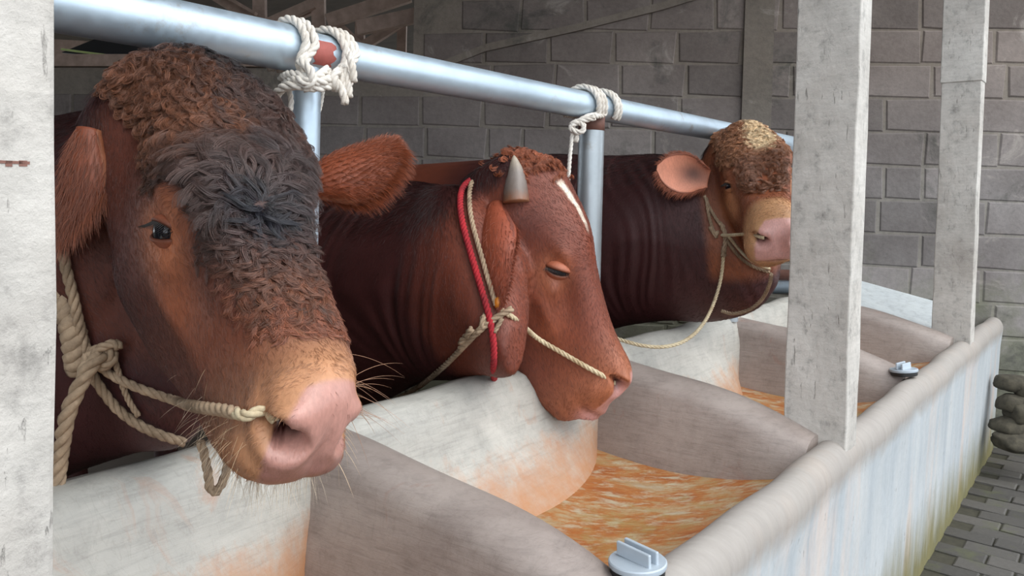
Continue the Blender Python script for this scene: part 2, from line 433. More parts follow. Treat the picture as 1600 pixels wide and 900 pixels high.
# slanting cement fillet where an older gable line was built up
fil = MB()
gp = [P(660, 108, 4.8), P(760, 72, 4.8), P(900, 42, 4.75), P(1040, 8, 4.7), P(1130, -18, 4.7)]
gxz = [(p[0], p[2]) for p in gp]
for a, b in zip(gxz[:-1], gxz[1:]):
    prism(fil, [(a[0], a[1]-.022), (b[0], b[1]-.022), (b[0], b[1]+.024), (a[0], a[1]+.024)], .0, .026)
fil.build('cement_fillet', M['mortar'], wall)
pil = MB(); x0 = P(1180, 150, 4.7)[0]
prism(pil, [(x0-.09, .1), (x0+.09, .1), (x0+.085, 3.0), (x0-.085, 3.0)], 0, .024)
pil.build('cement_pilaster', M['mortar'], wall)
cap = MB(); cap.box(WP((XL+XS)/2, 2.285, -.06), WX*((XS-XL)/2), WN*.09, np.array([0, 0, .04]))
cap.build('wall_plate', M['timber'], wall)

# ------------------------------------------------------------------ ground
g = MB(); g.box((0, 6, -.09), (22, 0, 0), (0, 22, 0), (0, 0, .04))
g.build('ground', M['soil'], None, kind='structure')
sf = MB(); sf.uvbox(-4, 6.0, -6.5, -1.38, -.06, .0)
sf.build('stall_floor', M['stallfloor'], None, kind='structure')
pave = empty('floor_aisle', W(3, .3, 0), kind='structure')
bed = MB(); bed.uvbox(-2.5, 6.4, -.605, 3.2, -.06, -.012); bed.build('paving_bed', M['soil'], pave)
PL, PWd = .205, .104
def paver_mesh(k):
    r = random.Random(k); v = []
    for z, e in ((-.03, 0), (-.004, .0), (0, .006)):
        for sx, sy in ((-1, -1), (1, -1), (1, 1), (-1, 1)):
            v.append((sx*(PL/2-.004-e), sy*(PWd/2-.004-e), z+(r.uniform(-.0015, .0015))))
    me = bpy.data.meshes.new('paver')
    f = []
    for a in (0, 4):
        for i in range(4): f.append((a+i, a+(i+1) % 4, a+4+(i+1) % 4, a+4+i))
    f.append((8, 9, 10, 11)); me.from_pydata(v, [], f); me.materials.append(M['paver']); return me
pm = [paver_mesh(i) for i in range(4)]
far = MB(); npv = 0
rr = random.Random(11)
rest = []
for j in range(-6, 80):
    u = 2.3+j*PWd
    for i in range(-4, 16):
        v = -.62+(i+(.5 if j % 2 else 0))*PL
        if v < -.54 or v > 2.6 or u > 6.3: continue
        c = W(u, v, 0)
        if c[1] > WD0+WS*c[0]-.04: continue
        q = proj(c)[0]
        loc = Vector(c)+Vector((0, 0, rr.uniform(-.006, .002)))
        if q[0] < 1680 and q[1] < 960 and npv < 290:
            o = bpy.data.objects.new('paver', rr.choice(pm)); scene.collection.objects.link(o); o.parent = pave
            o.location = loc-pave.location; o.rotation_euler = (rr.uniform(-.02, .02), rr.uniform(-.02, .02), math.atan2(-SU, CU)+rr.uniform(-.02, .02)); npv += 1
        elif u > -1.2:
            far.box(c+np.array([0, 0, -.016]), W(0, 1, 0)*(PL/2-.005), W(1, 0, 0)*(PWd/2-.005), (0, 0, .014))
for j in range(-36, -6):
    u = 2.3+j*PWd
    for i in range(-4, 16):
        v = -.62+(i+(.5 if j % 2 else 0))*PL
        if v > -.5 and v < 2.6: far.box(W(u, v, -.016), W(0, 1, 0)*(PL/2-.005), W(1, 0, 0)*(PWd/2-.005), (0, 0, .014))
far.build('paver_field', M['paver'], pave, kind='stuff')
print('blocks', nb, 'pavers', npv)

# stacked field stones at the foot of the wall, right of the trough
si = 0
for (px, py, D, sx, sy, sz, lab) in [
    (1586, 598, 4.18, .085, .07, .042, 'dark field stone on top of the small pile against the block wall'),
    (1580, 630, 4.14, .07, .06, .045, 'pale rounded field stone under the dark one in the pile by the wall'),
    (1602, 645, 4.10, .09, .07, .055, 'large brown field stone at the right edge of the pile by the wall'),
    (1583, 664, 4.12, .10, .07, .045, 'mossy flat field stone low in the pile beside the trough end'),
    (1610, 610, 4.14, .08, .07, .055, 'grey field stone beside the top dark one in the pile by the wall'),
    (1598, 690, 4.06, .14, .09, .045, 'broad dark base stone on the pavers at the foot of the wall')]:
    si += 1
    c = P(px, py, D); r = np.random.default_rng(si)
    v, f = ico((0, 0, 0), 1, None, 16, 22); v = np.array(v)
    k = r.normal(size=(4, 3)); ph = r.uniform(0, 6, 4)
    v = v*(1+.16*np.sin(v@k.T*2.2+ph).sum(1)/2)[:, None]
    k2 = r.normal(size=(5, 3))*3; v = v*(1+.05*np.abs(np.sin(v@k2.T+1)).sum(1)-.12)[:, None]
    v = np.sign(v)*np.abs(v)**.7
    v = v*np.array([sx, sy, sz])
    a = r.uniform(-.25, .25)
    v = v@np.array([[cos(a), sin(a), 0], [-sin(a), cos(a), 0], [0, 0, 1]])+c
    mesh_obj('field_stone', v, f, M['stone'], label=lab, cat='stone', group='field stones piled against the wall')

# ------------------------------------------------------------------ roof and trusses
rf = MB()
def RZ(p): return 3.42+.16*p[0]-.0*p[1]
cor = [W(-4, -.5, 0), W(8.2, -.5, 0), W(8.2, -8, 0), W(-4, -8, 0)]
v = [np.array([c[0], c[1], RZ(c)+dz]) for dz in (0, .04) for c in cor]
rf.add(v, [(0, 1, 2, 3), (4, 7, 6, 5), (0, 4, 5, 1), (1, 5, 6, 2), (2, 6, 7, 3), (3, 7, 4, 0)])
rf.build('ceiling', M['roof'], None, kind='structure')
lw = MB(); lw.uvbox(-4.1, -3.95, -8, -.7, 0, 2.9); lw.build('wall_left_blocker', M['mortar'], None, kind='structure')  # unseen wall, added to keep light off the cattle from the left
def beam(name, a, b, w, d, lab, parent=None):
    a = np.array(a); b = np.array(b); t = b-a; L = np.linalg.norm(t); t /= L
    n = np.cross(t, [0, 1, 0.0]); n /= np.linalg.norm(n); o = np.cross(t, n)
    mb = MB(); mb.box((a+b)/2, t*L/2, n*w/2, o*d/2)
    return mb.build(name, M['timber'], parent)
tr = empty('roof_truss', P(520, 60, 5.9), label='dark sooty timber roof truss of posts and diagonal braces at top left', cat='truss')
def bt(n, x0, y0, x1, y1, wpx, D, D2=None):
    beam(n, P(x0, y0, D), P(x1, y1, D2 or D), wpx*D/1200, .06, None, tr)
bt('bottom_chord', 80, 74, 900, 118, 24, 6.1)
bt('truss_post', 405, -60, 407, 95, 19, 5.9)
bt('truss_post', 497, -80, 499, 105, 20, 5.9)
bt('truss_post', 563, 22, 562, 105, 14, 5.95)
bt('truss_post', 629, 20, 627, 108, 14, 5.95)
bt('brace', 408, 42, 490, 6, 15, 5.85)
bt('brace', 506, 62, 562, 22, 0.1, 5.9) if False else None
bt('brace', 512, 34, 640, -8, 22, 5.8)
bt('brace', 568, 72, 626, 36, 14, 5.9)
bt('brace', 520, 30, 562, 70, 12, 5.9)
bt('brace', 440, 40, 500, 14, 5, 6.05)
bt('brace', 320, -16, 402, 34, 16, 5.9)
bt('brace', 352, -6, 400, 22, 5, 5.8)
bt('top_chord', 560, 44, 830, -14, 22, 5.3, 5.0)
rf2 = MB()
# eave opening: dark panel for its unlit void, green strips coloured as daylight through the gap
tr2 = empty('eave_gap_panel', P(165, 85, 5.2), label='dark panel for the eave void, strips painted as green daylight behind the near bull poll', cat='board')
e1 = MB(); a = [P(96, 82, 5.3), P(150, 60, 5.3), P(330, 84, 5.3), P(330, 104, 5.3)]
e1.add([q+np.array([0, dd, 0]) for dd in (0, .03) for q in a], [(0, 1, 2, 3), (7, 6, 5, 4), (0, 4, 5, 1), (1, 5, 6, 2), (2, 6, 7, 3), (3, 7, 4, 0)])
e1.build('eave_void_panel', M['gasket'], tr2)
e2 = MB(); e2.tube([P(96, 77, 5.2), P(340, 109, 5.2)], .008, 6); e2.tube([P(96, 87, 5.2), P(340, 116, 5.2)], .005, 6)
e2.build('daylight_strips', M['gap_daylight'], tr2)

# ------------------------------------------------------------------ feed trough
PU = [-.06, 1.00, 2.07, 3.16, 4.13]          # partition centres along u
trough = empty('feed_trough', W(2.2, -.95, 0), label='long cement feed trough with sloping partitions running back to the block wall', cat='trough')
def sm(a, b, x):
    t = np.clip((x-a)/(b-a), 0, 1); return t*t*(3-2*t)
def wave(u, s, k): return .004*np.sin(u*7.3*k+s)+.003*np.sin(u*17.1*k+s*2.3)
def loft_u(name, us, prof, mat, closed=True, parent=trough, **kk):
    rows = [prof(u) for u in us]; n = len(rows[0]); v = []; f = []
    for u, r in zip(us, rows):
        v += [W(u, q[0], q[1]) for q in r]
    for i in range(len(us)-1):
        for j in range(n if closed else n-1):
            j2 = (j+1) % n; f.append((i*n+j, i*n+j2, (i+1)*n+j2, (i+1)*n+j))
    if closed: f += [list(range(n)), [(len(us)-1)*n+j for j in range(n)]]
    o = mesh_obj(name, v, f, mat, parent, True, **kk); fixnormals(o); return o
def sharp(o, ang=.7):
    me = o.data
    try: me.set_sharp_from_angle(angle=ang)
    except Exception: pass
def wall_end_u(v): return (WD0-WS*0+SU*v-WS*CU*v*1.0 - 0)/(CU-WS*SU*-1) if False else (WD0+(SU+WS*CU)*v)/(CU-WS*SU)
def p_outer(u):
    du = 0
    w = wave(u, 1, 1)
    pts = [(-.600, -.05), (-.592, .3), (-.583, .62), (-.577+w, .69)]
    for a in np.linspace(-.1, pi*.93, 12):
        pts.append((-.624+.050*cos(a)+w, .722+.063*sin(a)))
    pts += [(-.684, .69), (-.700, .64), (-.74, .60), (-.74, -.05)]
    return pts
o = loft_u('outer_wall', np.linspace(-1.2, wall_end_u(-.62)-.01, 90), p_outer, M['conc_outer']); sharp(o, 1.0)
def bay(u):
    for a, b in zip(PU[:-1], PU[1:]):
        if a <= u <= b: return (u-a-.07)/(b-a-.14)
    return .5
def crease(u):
    t = bay(u); q = np.clip(t, 0, 1)
    return -1.27+.16*(sin(pi*q)**.7 if 0 < q < 1 else 0)
def p_inner(u):
    c = crease(u); w = wave(u, 2, 1.1)
    pts = [(-1.42, -.05), (-1.42, .86+w), (-1.405, .915+w), (-1.375, .945+w), (-1.335, .955+w), (-1.30, .940+w), (-1.278, .90), (-1.268, .86)]
    for t in np.linspace(.15, 1, 8):
        pts.append((-1.265+(c+1.265)*t**1.5, .86-.21*t-.0*t))
    pts += [(c+.02, .60), (-1.2, .5), (-1.2, -.05)]
    return pts
o = loft_u('stall_side_wall', np.linspace(-1.2, 5.3, 150), p_inner, M['conc_trough']); sharp(o, 1.0)
def floor_mesh(a, b):
    us = np.linspace(a, b, 26)
    def pr(u):
        c = crease(u)
        t = np.linspace(0, 1, 12); vv = (c-.03)+(-.69-c+.03)*t
        zz = .657-.022*np.sin(pi*t)+.03*t**4+.012*np.abs(2*np.clip(bay(u), 0, 1)-1)**3
        return list(zip(vv, zz))+[(-.69, .5), (c-.03, .5)]
    return us, pr
for i, (a, b) in enumerate(zip(PU[:-1], PU[1:])):
    us, pr = floor_mesh(a, b)
    o = loft_u('basin_floor', us, pr, M['conc_floor'] if i < 2 else M['conc_floor']); sharp(o, .8)
us, pr = floor_mesh(-1.1, PU[0]); loft_u('basin_floor', us, pr, M['conc_floor'])
def partition(uc, i):
    vs = np.linspace(-1.34, -.66, 22); v = []; f = []; n = 0
    for k, q in enumerate(vs):
        t = (q+1.34)/.68
        zt = .945-.11*t**1.3-.035*t**5+.004*sin(t*9+i)
        hw = .070+.012*t
        sec = [(-hw-.03, .5), (-hw-.026, .62), (-hw-.012, .70), (-hw, .78 if zt > .84 else zt-.06)]
        for a in np.linspace(pi, 0, 9): sec.append((hw*.96*cos(a), zt-.055+.055*sin(a)))
        sec += [(hw, zt-.08), (hw+.012, .70), (hw+.026, .62), (hw+.03, .5)]
        n = len(sec); skew = .09*t
        v += [W(uc+s+skew, q, z) for s, z in sec]
    for k in range(len(vs)-1):
        for j in range(n):
            j2 = (j+1) % n; f.append((k*n+j, k*n+j2, (k+1)*n+j2, (k+1)*n+j))
    f += [list(range(n)), [(len(vs)-1)*n+j for j in range(n)]]
    o = mesh_obj('partition', v, f, M['conc_part'], trough); fixnormals(o); sharp(o, 1.0)
for i, uc in enumerate(PU): partition(uc, i)
# last bay is filled with a sloping cement slab up to the wall
v = []; f = []; nu, nv = 14, 10
for i in range(nu):
    for j in range(nv):
        vv = -1.36+(.64)*j/(nv-1); ue = wall_end_u(vv)-.0; uu = 4.19+(ue-4.19)*i/(nu-1)
        t = j/(nv-1); z0 = .93-.12*t**1.2; z1 = 1.0-.19*t; s = i/(nu-1)
        v.append(W(uu, vv, z0+(z1-z0)*s-.02*sin(pi*s)))
for i in range(nu-1):
    for j in range(nv-1): f.append((i*nv+j, i*nv+j+1, (i+1)*nv+j+1, (i+1)*nv+j))
top = len(v); v2 = [p-np.array([0, 0, .3]) for p in v]; v += v2
f += [tuple(x+top for x in q[::-1]) for q in f[:]]
ring = [j for j in range(nv)]+[i*nv+nv-1 for i in range(1, nu)]+[(nu-1)*nv+j for j in range(nv-2, -1, -1)]+[i*nv for i in range(nu-2, 0, -1)]
for a, b in zip(ring, ring[1:]+ring[:1]): f.append((a, b, b+top, a+top))
o = mesh_obj('end_slab', v, f, M['conc_slab'], trough); fixnormals(o); sharp(o, .8)

# lids on the partition ends
def lid(u, v, z, lab, rot, tilt=0.):
    r = .050; e = empty('drain_lid', W(u, v, z), label=lab, cat='lid', group='grey lids on the trough partitions')
    ax = W(cos(rot), sin(rot), 0); ay = np.cross([0, 0, 1.0], ax)
    nz = np.array([0, 0, 1.0])+W(0, tilt, 0); nz /= np.linalg.norm(nz)
    c = W(u, v, z)
    def disc(name, z0, z1, r0, r1, mat):
        mb = MB(); mb.tube([c+nz*z0, c+nz*(z0+.2*(z1-z0)), c+nz*(z0+.8*(z1-z0)), c+nz*z1], np.array([r0*.98, r0, r1, r1*.96]), 32)
        o = mb.build(name, mat, e, True); sharp(o, .5)
    disc('gasket', -.004, .010, r*.93, r*.93, M['gasket'])
    disc('cap', .010, .020, r, r, M['lid'])
    for s in (-1, 1):
        mb = MB(); mb.box(c+nz*.031+ay*s*.010, ax*.036, ay*.0035, nz*.012); bevel(mb.build('grip_fin', M['lid'], e), .002)
lid(1.15, -.637, .802, 'grey round plastic lid with grip fins at the bottom edge of the photo', 1.75, -.05)
lid(3.20, -.657, .795, 'grey round plastic lid with grip fins between the two far posts', .2, -.12)

# ------------------------------------------------------------------ posts standing in the trough rim
def post(u0, u1, v0, v1, z0, lab):
    ht = RZ(W(u0, v1, 0))-.05
    o = MB(); n = 24; vv = []; ff = []
    zs = np.linspace(z0, ht, n)
    ring = [(u0, v0), ((u0+u1)/2, v0), (u1, v0), (u1, (v0+v1)/2), (u1, v1), ((u0+u1)/2, v1), (u0, v1), (u0, (v0+v1)/2)]
    rg = np.random.default_rng(int(u0*100)+50)
    for z in zs:
        for a, b in ring: vv.append(W(a+rg.normal()*.0012, b+rg.normal()*.0012, z))
    for i in range(n-1):
        for j in range(8): ff.append((i*8+j, i*8+(j+1) % 8, (i+1)*8+(j+1) % 8, (i+1)*8+j))
    ff += [list(range(8)), [(n-1)*8+j for j in range(8)]]
    p = mesh_obj('post', vv, ff, M['post'], None, False, label=lab, cat='post', origin=W((u0+u1)/2, (v0+v1)/2, z0)); fixnormals(p); bevel(p, .004)
    return p
p1 = post(.105, .2176, -.755, -.588, .66, 'nearest whitewashed post filling the left edge of the photo')
mk = MB(); mk.uvbox(.176, .2005, -.590, -.5872, 1.4535, 1.4555); mk.uvbox(.186, .190, -.590, -.5872, 1.4515, 1.4555); mk.uvbox(.194, .199, -.590, -.5872, 1.4520, 1.4560)
bpy.context.view_layer.update(); mk.build('red_scratch', M['rust'], p1)
post(2.19, 2.30, -.757, -.588, .64, 'wide whitewashed concrete post in front of the farthest bull')
p3 = post(4.248, 4.355, -.757, -.588, .64, 'farthest whitewashed post with a patched joint near its top')
bpy.context.view_layer.update()
sl = MB(); sl.uvbox(4.241, 4.362, -.762, -.583, 2.035, RZ(W(4.3, -.67, 0))-.06); bevel(sl.build('mortar_sleeve', M['post'], p3), .004)
# ------------------------------------------------------------------ cattle
HEAD = np.array([  # y, top, bottom, half width, exponent, narrowing towards the jaw
    (-.100, .000, -.150, .060, 2.2, .2), (-.060, .030, -.190, .085, 2.2, .2), (-.01, .058, -.225, .108, 2.2, .25),
    (.05, .068, -.270, .121, 2.25, .28), (.12, .070, -.320, .130, 2.4, .34), (.19, .064, -.335, .132, 2.4, .38),
    (.25, .054, -.328, .126, 2.4, .40), (.31, .042, -.305, .110, 2.4, .38), (.37, .028, -.278, .095, 2.4, .32),
    (.43, .013, -.248, .085, 2.4, .25), (.49, -.002, -.224, .083, 2.4, .20), (.54, -.016, -.200, .086, 2.5, .15),
    (.58, -.032, -.178, .083, 2.6, .1), (.605, -.048, -.155, .070, 2.6, .05), (.618, -.070, -.130, .042, 2.3, 0)])
def head_loft(H=HEAD, n=110, m=64):
    ys = np.linspace(H[0, 0], H[-1, 0], n); v = []; f = []
    for y in ys:
        top, bot, w, e, k = [np.interp(y, H[:, 0], H[:, c]) for c in range(1, 6)]
        for j in range(m):
            a = 2*pi*j/m; c, s = cos(a), sin(a)
            X = np.sign(c)*abs(c)**(2/e); Z = np.sign(s)*abs(s)**(2/e)
            v.append((w*X*(1-k*(1-Z)/2*1.0), y, (top+bot)/2+(top-bot)/2*Z))
    for i in range(n-1):
        for j in range(m): f.append((i*m+j, i*m+(j+1) % m, (i+1)*m+(j+1) % m, (i+1)*m+j))
    f += [list(range(m)), [(n-1)*m+j for j in range(m)]]
    return np.array(v), f
def body_loft(secs, m=40):
    secs = np.array(secs, float); n = (len(secs)-1)*8+1
    x = np.arange(len(secs)); xi = np.linspace(0, len(secs)-1, n)
    sp = spline_eval(secs, xi); v = []; f = []
    for q in sp:
        u, vv, zc, hw, hh = q[:5]
        for j in range(m):
            a = 2*pi*j/m; c, s = cos(a), sin(a)
            X = np.sign(c)*abs(c)**.9; Z = np.sign(s)*abs(s)**.9
            nar = 1-.22*(Z < 0)*abs(Z)-.25*(Z > 0)*abs(Z)**2
            v.append(W(u+hw*X*nar, vv, zc+hh*Z))
    for i in range(n-1):
        for j in range(m): f.append((i*m+j, i*m+(j+1) % m, (i+1)*m+(j+1) % m, (i+1)*m+j))
    f += [list(range(m)), [(n-1)*m+j for j in range(m)]]
    return np.array(v), f
def spline_eval(p, xi):
    q = np.vstack([2*p[0]-p[1], p, 2*p[-1]-p[-2]]); out = []
    for x in xi:
        i = min(int(x), len(p)-2); t = x-i; a, b, c, d = q[i], q[i+1], q[i+2], q[i+3]
        out.append(.5*((2*b)+(-a+c)*t+(2*a-5*b+4*c-d)*t**2+(-a+3*b-3*c+d)*t**3))
    return np.array(out)
def gs(p, c, r):
    d = (p-np.array(c))/np.array(r); return np.exp(-(d**2).sum(1))
def seg_dist(p, a, b):
    a = np.array(a); b = np.array(b); t = np.clip(((p-a)@(b-a))/((b-a)@(b-a)), 0, 1); return np.linalg.norm(p-a-t[:, None]*(b-a), axis=1)
def sculpt(L, front):
    """anatomy pushed into the fused surface, head-local metres (x right, y nose, z forehead)"""
    D = np.zeros_like(L)
    for s in (1, -1):
        B = lambda c, r, vec: gs(L, (c[0]*s, c[1], c[2]), r)[:, None]*np.array([vec[0]*s, vec[1], vec[2]])
        D += B((.125, .235, -.012), (.035, .045, .022), (.014, 0, .006))      # brow ridge
        D += B((.125, .252, -.055), (.03, .022, .020), (-.016, 0, 0))         # socket
        D += B((.120, .290, -.085), (.03, .030, .018), (.008, 0, 0))          # lower orbit rim
        D += B((.095, .345, -.06), (.03, .05, .035), (-.010, 0, -.002))       # hollow before the eye
        D += B((.11, .18, -.20), (.05, .08, .07), (.016, 0, 0))               # masseter
        D += B((.10, .33, -.125), (.03, .07, .018), (.010, 0, 0))             # facial crest
        D += B((.085, .42, -.18), (.03, .05, .03), (-.008, 0, 0))
        D += B((.080, .555, -.125), (.03, .035, .028), (.010, .004, 0))       # lip pad
        D += B((.12, .06, -.07), (.04, .04, .04), (.006, 0, 0))               # ear root
        D += B((.045, .26, .05), (.035, .12, .04), (.0, 0, .004))
        # nostril: rim, then comma-shaped pit
        D += B((.052, .585, -.062), (.026, .022, .012), (.008, .008, .008))
        D += B((.035, .615, -.088), (.014, .02, .016), (0, .006, 0))
        pit = np.maximum(gs(L, (.054*s, .600, -.084), (.0150, .034, .0095)), gs(L, (.068*s, .585, -.076), (.013, .024, .0075)))
        D += pit[:, None]*np.array([-.018*s, -.060, .002])
    # mouth line round the muzzle
    path = [(.082, .43, -.178), (.088, .50, -.168), (.080, .56, -.158), (.04, .60, -.150), (0, .612, -.147)]
    md = np.full(len(L), 9.)
    for s in (1, -1):
        for a, b in zip(path[:-1], path[1:]): md = np.minimum(md, seg_dist(L, (a[0]*s, a[1], a[2]), (b[0]*s, b[1], b[2])))
    cen = np.stack([L[:, 0]*0, np.full(len(L), .45), np.full(len(L), -.12)], 1)-L
    cen /= np.linalg.norm(cen, axis=1)[:, None]+1e-9
    D += (np.exp(-(md/.006)**2)*.009)[:, None]*cen
    D += (gs(L, (0, .565, -.195), (.05, .03, .02))*.012)[:, None]*np.array([0, .3, -1.])      # chin
    D += (gs(L, (0, .02, .055), (.06, .06, .03))*.012)[:, None]*np.array([0, -.3, 1.])       # poll
    D += (gs(L, (0, .615, -.10), (.012, .03, .04))*.004)[:, None]*np.array([0, -1, 0.])       # philtrum
    return D, md
class Cow: pass
def make_cow(name, label, R, t, s, secs, obs, LMK, voxel, paint, legs, sig=.13, headtab=HEAD, extra=None, wr=0., push=(), link=((0, .16, -.13), (0, .05, -.13), (0, -.06, -.10))):
    R = np.array(R); t = np.array(t); c = Cow(); c.R, c.t, c.s = R, t, s
    tw = lambda L: np.asarray(L)*s@R.T+t
    mb = MB()
    hv, hf = head_loft(headtab); mb.add(tw(hv), hf)
    bv, bf = body_loft(secs); mb.add(bv, bf)
    # link between head and neck
    back = tw(np.array(link))
    nk = Wn([[q[0], q[1], q[2]+.03] for q in secs[2:5]])
    pth = spline(np.vstack([back, nk]), .03)
    mb.tube(pth, np.linspace(.115, .20, len(pth)), 20)
    for lg in legs:
        pts = spline(Wn([q[:3] for q in lg]), .04); x = np.linspace(0, 1, len(lg)); r = np.interp(np.linspace(0, 1, len(pts)), x, [q[3] for q in lg])
        mb.tube(pts, r, 14)
    if extra: extra(mb, tw)
    me = bpy.data.meshes.new('tmp'); me.from_pydata(mb.v, [], mb.f)
    o = bpy.data.objects.new('tmp', me); scene.collection.objects.link(o); fixnormals(o)
    m = o.modifiers.new('r', 'REMESH'); m.mode = 'VOXEL'; m.voxel_size = voxel
    m2 = o.modifiers.new('s', 'SMOOTH'); m2.factor = .5; m2.iterations = int(14*.006/voxel)+4
    dg = bpy.context.evaluated_depsgraph_get(); ev = o.evaluated_get(dg); em = ev.to_mesh()
    n = len(em.vertices); V = np.empty(n*3); em.vertices.foreach_get('co', V); V = V.reshape(-1, 3)
    F = [tuple(p.vertices) for p in em.polygons]
    ev.to_mesh_clear(); bpy.data.objects.remove(o)
    L = (V-t)@R/s
    D, md = sculpt(L, None)
    L = L+D; V = L*s@R.T+t
    # individual proportions: bend the head onto the surveyed landmarks
    ks = [k for k in obs if k in LMK]
    Q = tw(np.array([LMK[k] for k in ks])); dep = (Q-CAMP)@FW
    T = np.array([P(obs[k][0], obs[k][1], d+(obs[k][2] if len(obs[k]) > 2 else 0)) for k, d in zip(ks, dep)])
    dist = np.linalg.norm(Q[:, None]-Q[None], axis=2); K = np.exp(-(dist/(sig*s))**2)
    wts = np.linalg.solve(K+np.eye(len(Q))*.03, T-Q)
    def warp(X):
        X = np.atleast_2d(X); d = np.linalg.norm(X[:, None]-Q[None], axis=2); Y = X+np.exp(-(d/(sig*s))**2)@wts; Z = Y.copy()
        for (lp, dx, dy, sg) in push:
            c0 = tw(np.array([lp])); d0 = np.linalg.norm(c0[:, None]-Q[None], axis=2); c1 = (c0+np.exp(-(d0/(sig*s))**2)@wts)[0]
            de = (c1-CAMP)@FW; k = np.exp(-(np.linalg.norm(Y-c1, axis=1)/(sg*s))**2)[:, None]
            Z = Z+k*(RI*dx-UP*dy)*de/FPX
        return Z
    c.warp = warp; c.tw = lambda X: warp(tw(np.atleast_2d(X)))
    V = np.vstack([warp(V[i:i+20000]) for i in range(0, len(V), 20000)])
    # loose hide: hanging folds along neck
    U = np.stack([SU*V[:, 0]+CU*V[:, 1], CU*V[:, 0]-SU*V[:, 1], V[:, 2]], 1)
    if wr > 0:
        hm = 1-np.clip((.36-np.linalg.norm(L-np.array([0, .2, -.1]), axis=1))/.08, 0, 1)
        a = U[:, 1]*60+U[:, 2]*14+2.6*np.sin(U[:, 2]*9+U[:, 1]*5)+2.2*np.sin(U[:, 1]*13-U[:, 2]*6)
        amp = wr*np.clip((U[:, 1]+2.6)*2, 0, 1)*hm*np.clip(.5+.7*np.sin(U[:, 1]*7+U[:, 2]*5)*np.sin(U[:, 2]*11-U[:, 1]*9+1), 0, 1)
        side = np.clip((U[:, 0]-secs[3][0])/.05, -1, 1)
        V += (amp*(.6*np.sin(a)**3+.4*np.sin(a*2.3+U[:, 2]*5)))[:, None]*side[:, None]*np.array([SU, CU, 0])
    col, wet = paint(L, V, U, md)
    root = empty(name, (secs[6][0]*SU+secs[6][1]*CU, secs[6][0]*CU-secs[6][1]*SU, 0), label=label, cat='cattle', group='bulls with their heads over the trough')
    ob = mesh_obj('body', V, F, M['coat'], root)
    at = ob.data.attributes.new('coat', 'FLOAT_COLOR', 'POINT'); at.data.foreach_set('color', np.hstack([col, np.ones((n, 1))]).astype(np.float32).ravel())
    at = ob.data.attributes.new('wet', 'FLOAT', 'POINT'); at.data.foreach_set('value', wet.astype(np.float32))
    c.root, c.body, c.V, c.F, c.L, c.U, c.col = root, ob, V, F, L, U, col
    c.bvh = BVHTree.FromPolygons([tuple(p) for p in V.tolist()], F)
    c.paint = paint
    print(name, n, 'verts')
    return c
def cast(c, px, py, off=0.):
    d = Vector(ray(px, py)).normalized(); h = c.bvh.ray_cast(Vector(CAMP), d)
    if h[0] is None: h = c.bvh.find_nearest(Vector(CAMP)+d*(Vector(c.t.tolist())-Vector(CAMP)).length)
    nrm = h[1]
    if nrm.dot(d) > 0: nrm = -nrm
    return np.array(h[0]+nrm*off)
def surf(c, pl, dirl):     # hit the skin from outside, local point and direction
    p = c.tw(pl)[0]; d = c.R@np.array(dirl, float); d /= np.linalg.norm(d)
    h = c.bvh.ray_cast(Vector(p-d*.12), Vector(d), .4)
    return (np.array(h[0]), np.array(h[1])) if h[0] is not None else (p, -d)
def make_eye(c, side, openup=.45, opendn=.32, rad=.025, slit=.5, skin=(.3, .12, .06)):
    p, nrm = surf(c, (.125*side, .252, -.055), (-side, 0, 0))
    ax = c.R@np.array([side*1.0, .18, .12]); ax /= np.linalg.norm(ax)
    lo = c.R@np.array([0, 1.0, slit]); lo -= lo@ax*ax; lo /= np.linalg.norm(lo)      # along the slit, towards the nose
    upv = np.cross(lo, ax)
    if upv@(c.R@np.array([0, 0, 1.])) < 0: upv = -upv
    r = rad*c.s; ce = p-ax*r*.30
    v, f = ico(ce, r, np.stack([lo, upv, ax]), 20, 28)
    e = mesh_obj('eyeball', v, f, M['eye'], c.root)
    mbl = None
    for nm, sg, op in (('upper_eyelid', 1, openup), ('lower_eyelid', -1, opendn)):
        v = []; f = []; na, ne = 25, 9
        for i in range(na):
            a = -1.30+2.6*i/(na-1)
            w0 = op*max(0., cos(a/1.3*pi/2))**.8
            for j in range(ne):
                q = j/(ne-1); el = w0+(1.35-w0)*q**1.2; rr_ = r*(1.10+.05*sin(pi*min(1, q*3))-(.20*q**2))
                if j == 0: rr_ = r*1.02
                v.append(ce+rr_*(sin(a)*cos(el)*lo*1.12+cos(a)*cos(el)*ax+sg*sin(el)*upv))
        for i in range(na-1):
            for j in range(ne-1): f.append((i*ne+j, i*ne+j+1, (i+1)*ne+j+1, (i+1)*ne+j))
        ob = mesh_obj(nm, v, f, M['coat'], c.root); ob.parent = e
        sd = ob.modifiers.new('thick', 'SOLIDIFY'); sd.thickness = .002; sd.offset = -1
        n = len(v); edge = np.array([1-min(1, (k % ne)/2.5) for k in range(n)])[:, None]
        cc = np.array(skin)[None]*(1-edge*.65)
        at = ob.data.attributes.new('coat', 'FLOAT_COLOR', 'POINT'); at.data.foreach_set('color', np.hstack([cc, np.ones((n, 1))]).astype(np.float32).ravel())
    ls = MB()
    for i in range(22):
        a = -1.0+2.0*i/21; el = openup*cos(a/1.3*pi/2)**.8
        b0 = ce+r*1.08*(sin(a)*cos(el)*lo*1.12+cos(a)*cos(el)*ax+sin(el)*upv)
        dd = (ax*.8+upv*(.1)-upv*.5+lo*sin(a)*.5); dd /= np.linalg.norm(dd)
        ls.tube([b0, b0+dd*r*.35-upv*r*.05, b0+dd*r*.7-upv*r*.02], [.0007, .0005, .0002], 4)
    o = ls.build('eyelashes', M['lash'], c.root, kind='stuff'); o.parent = e
    return ce
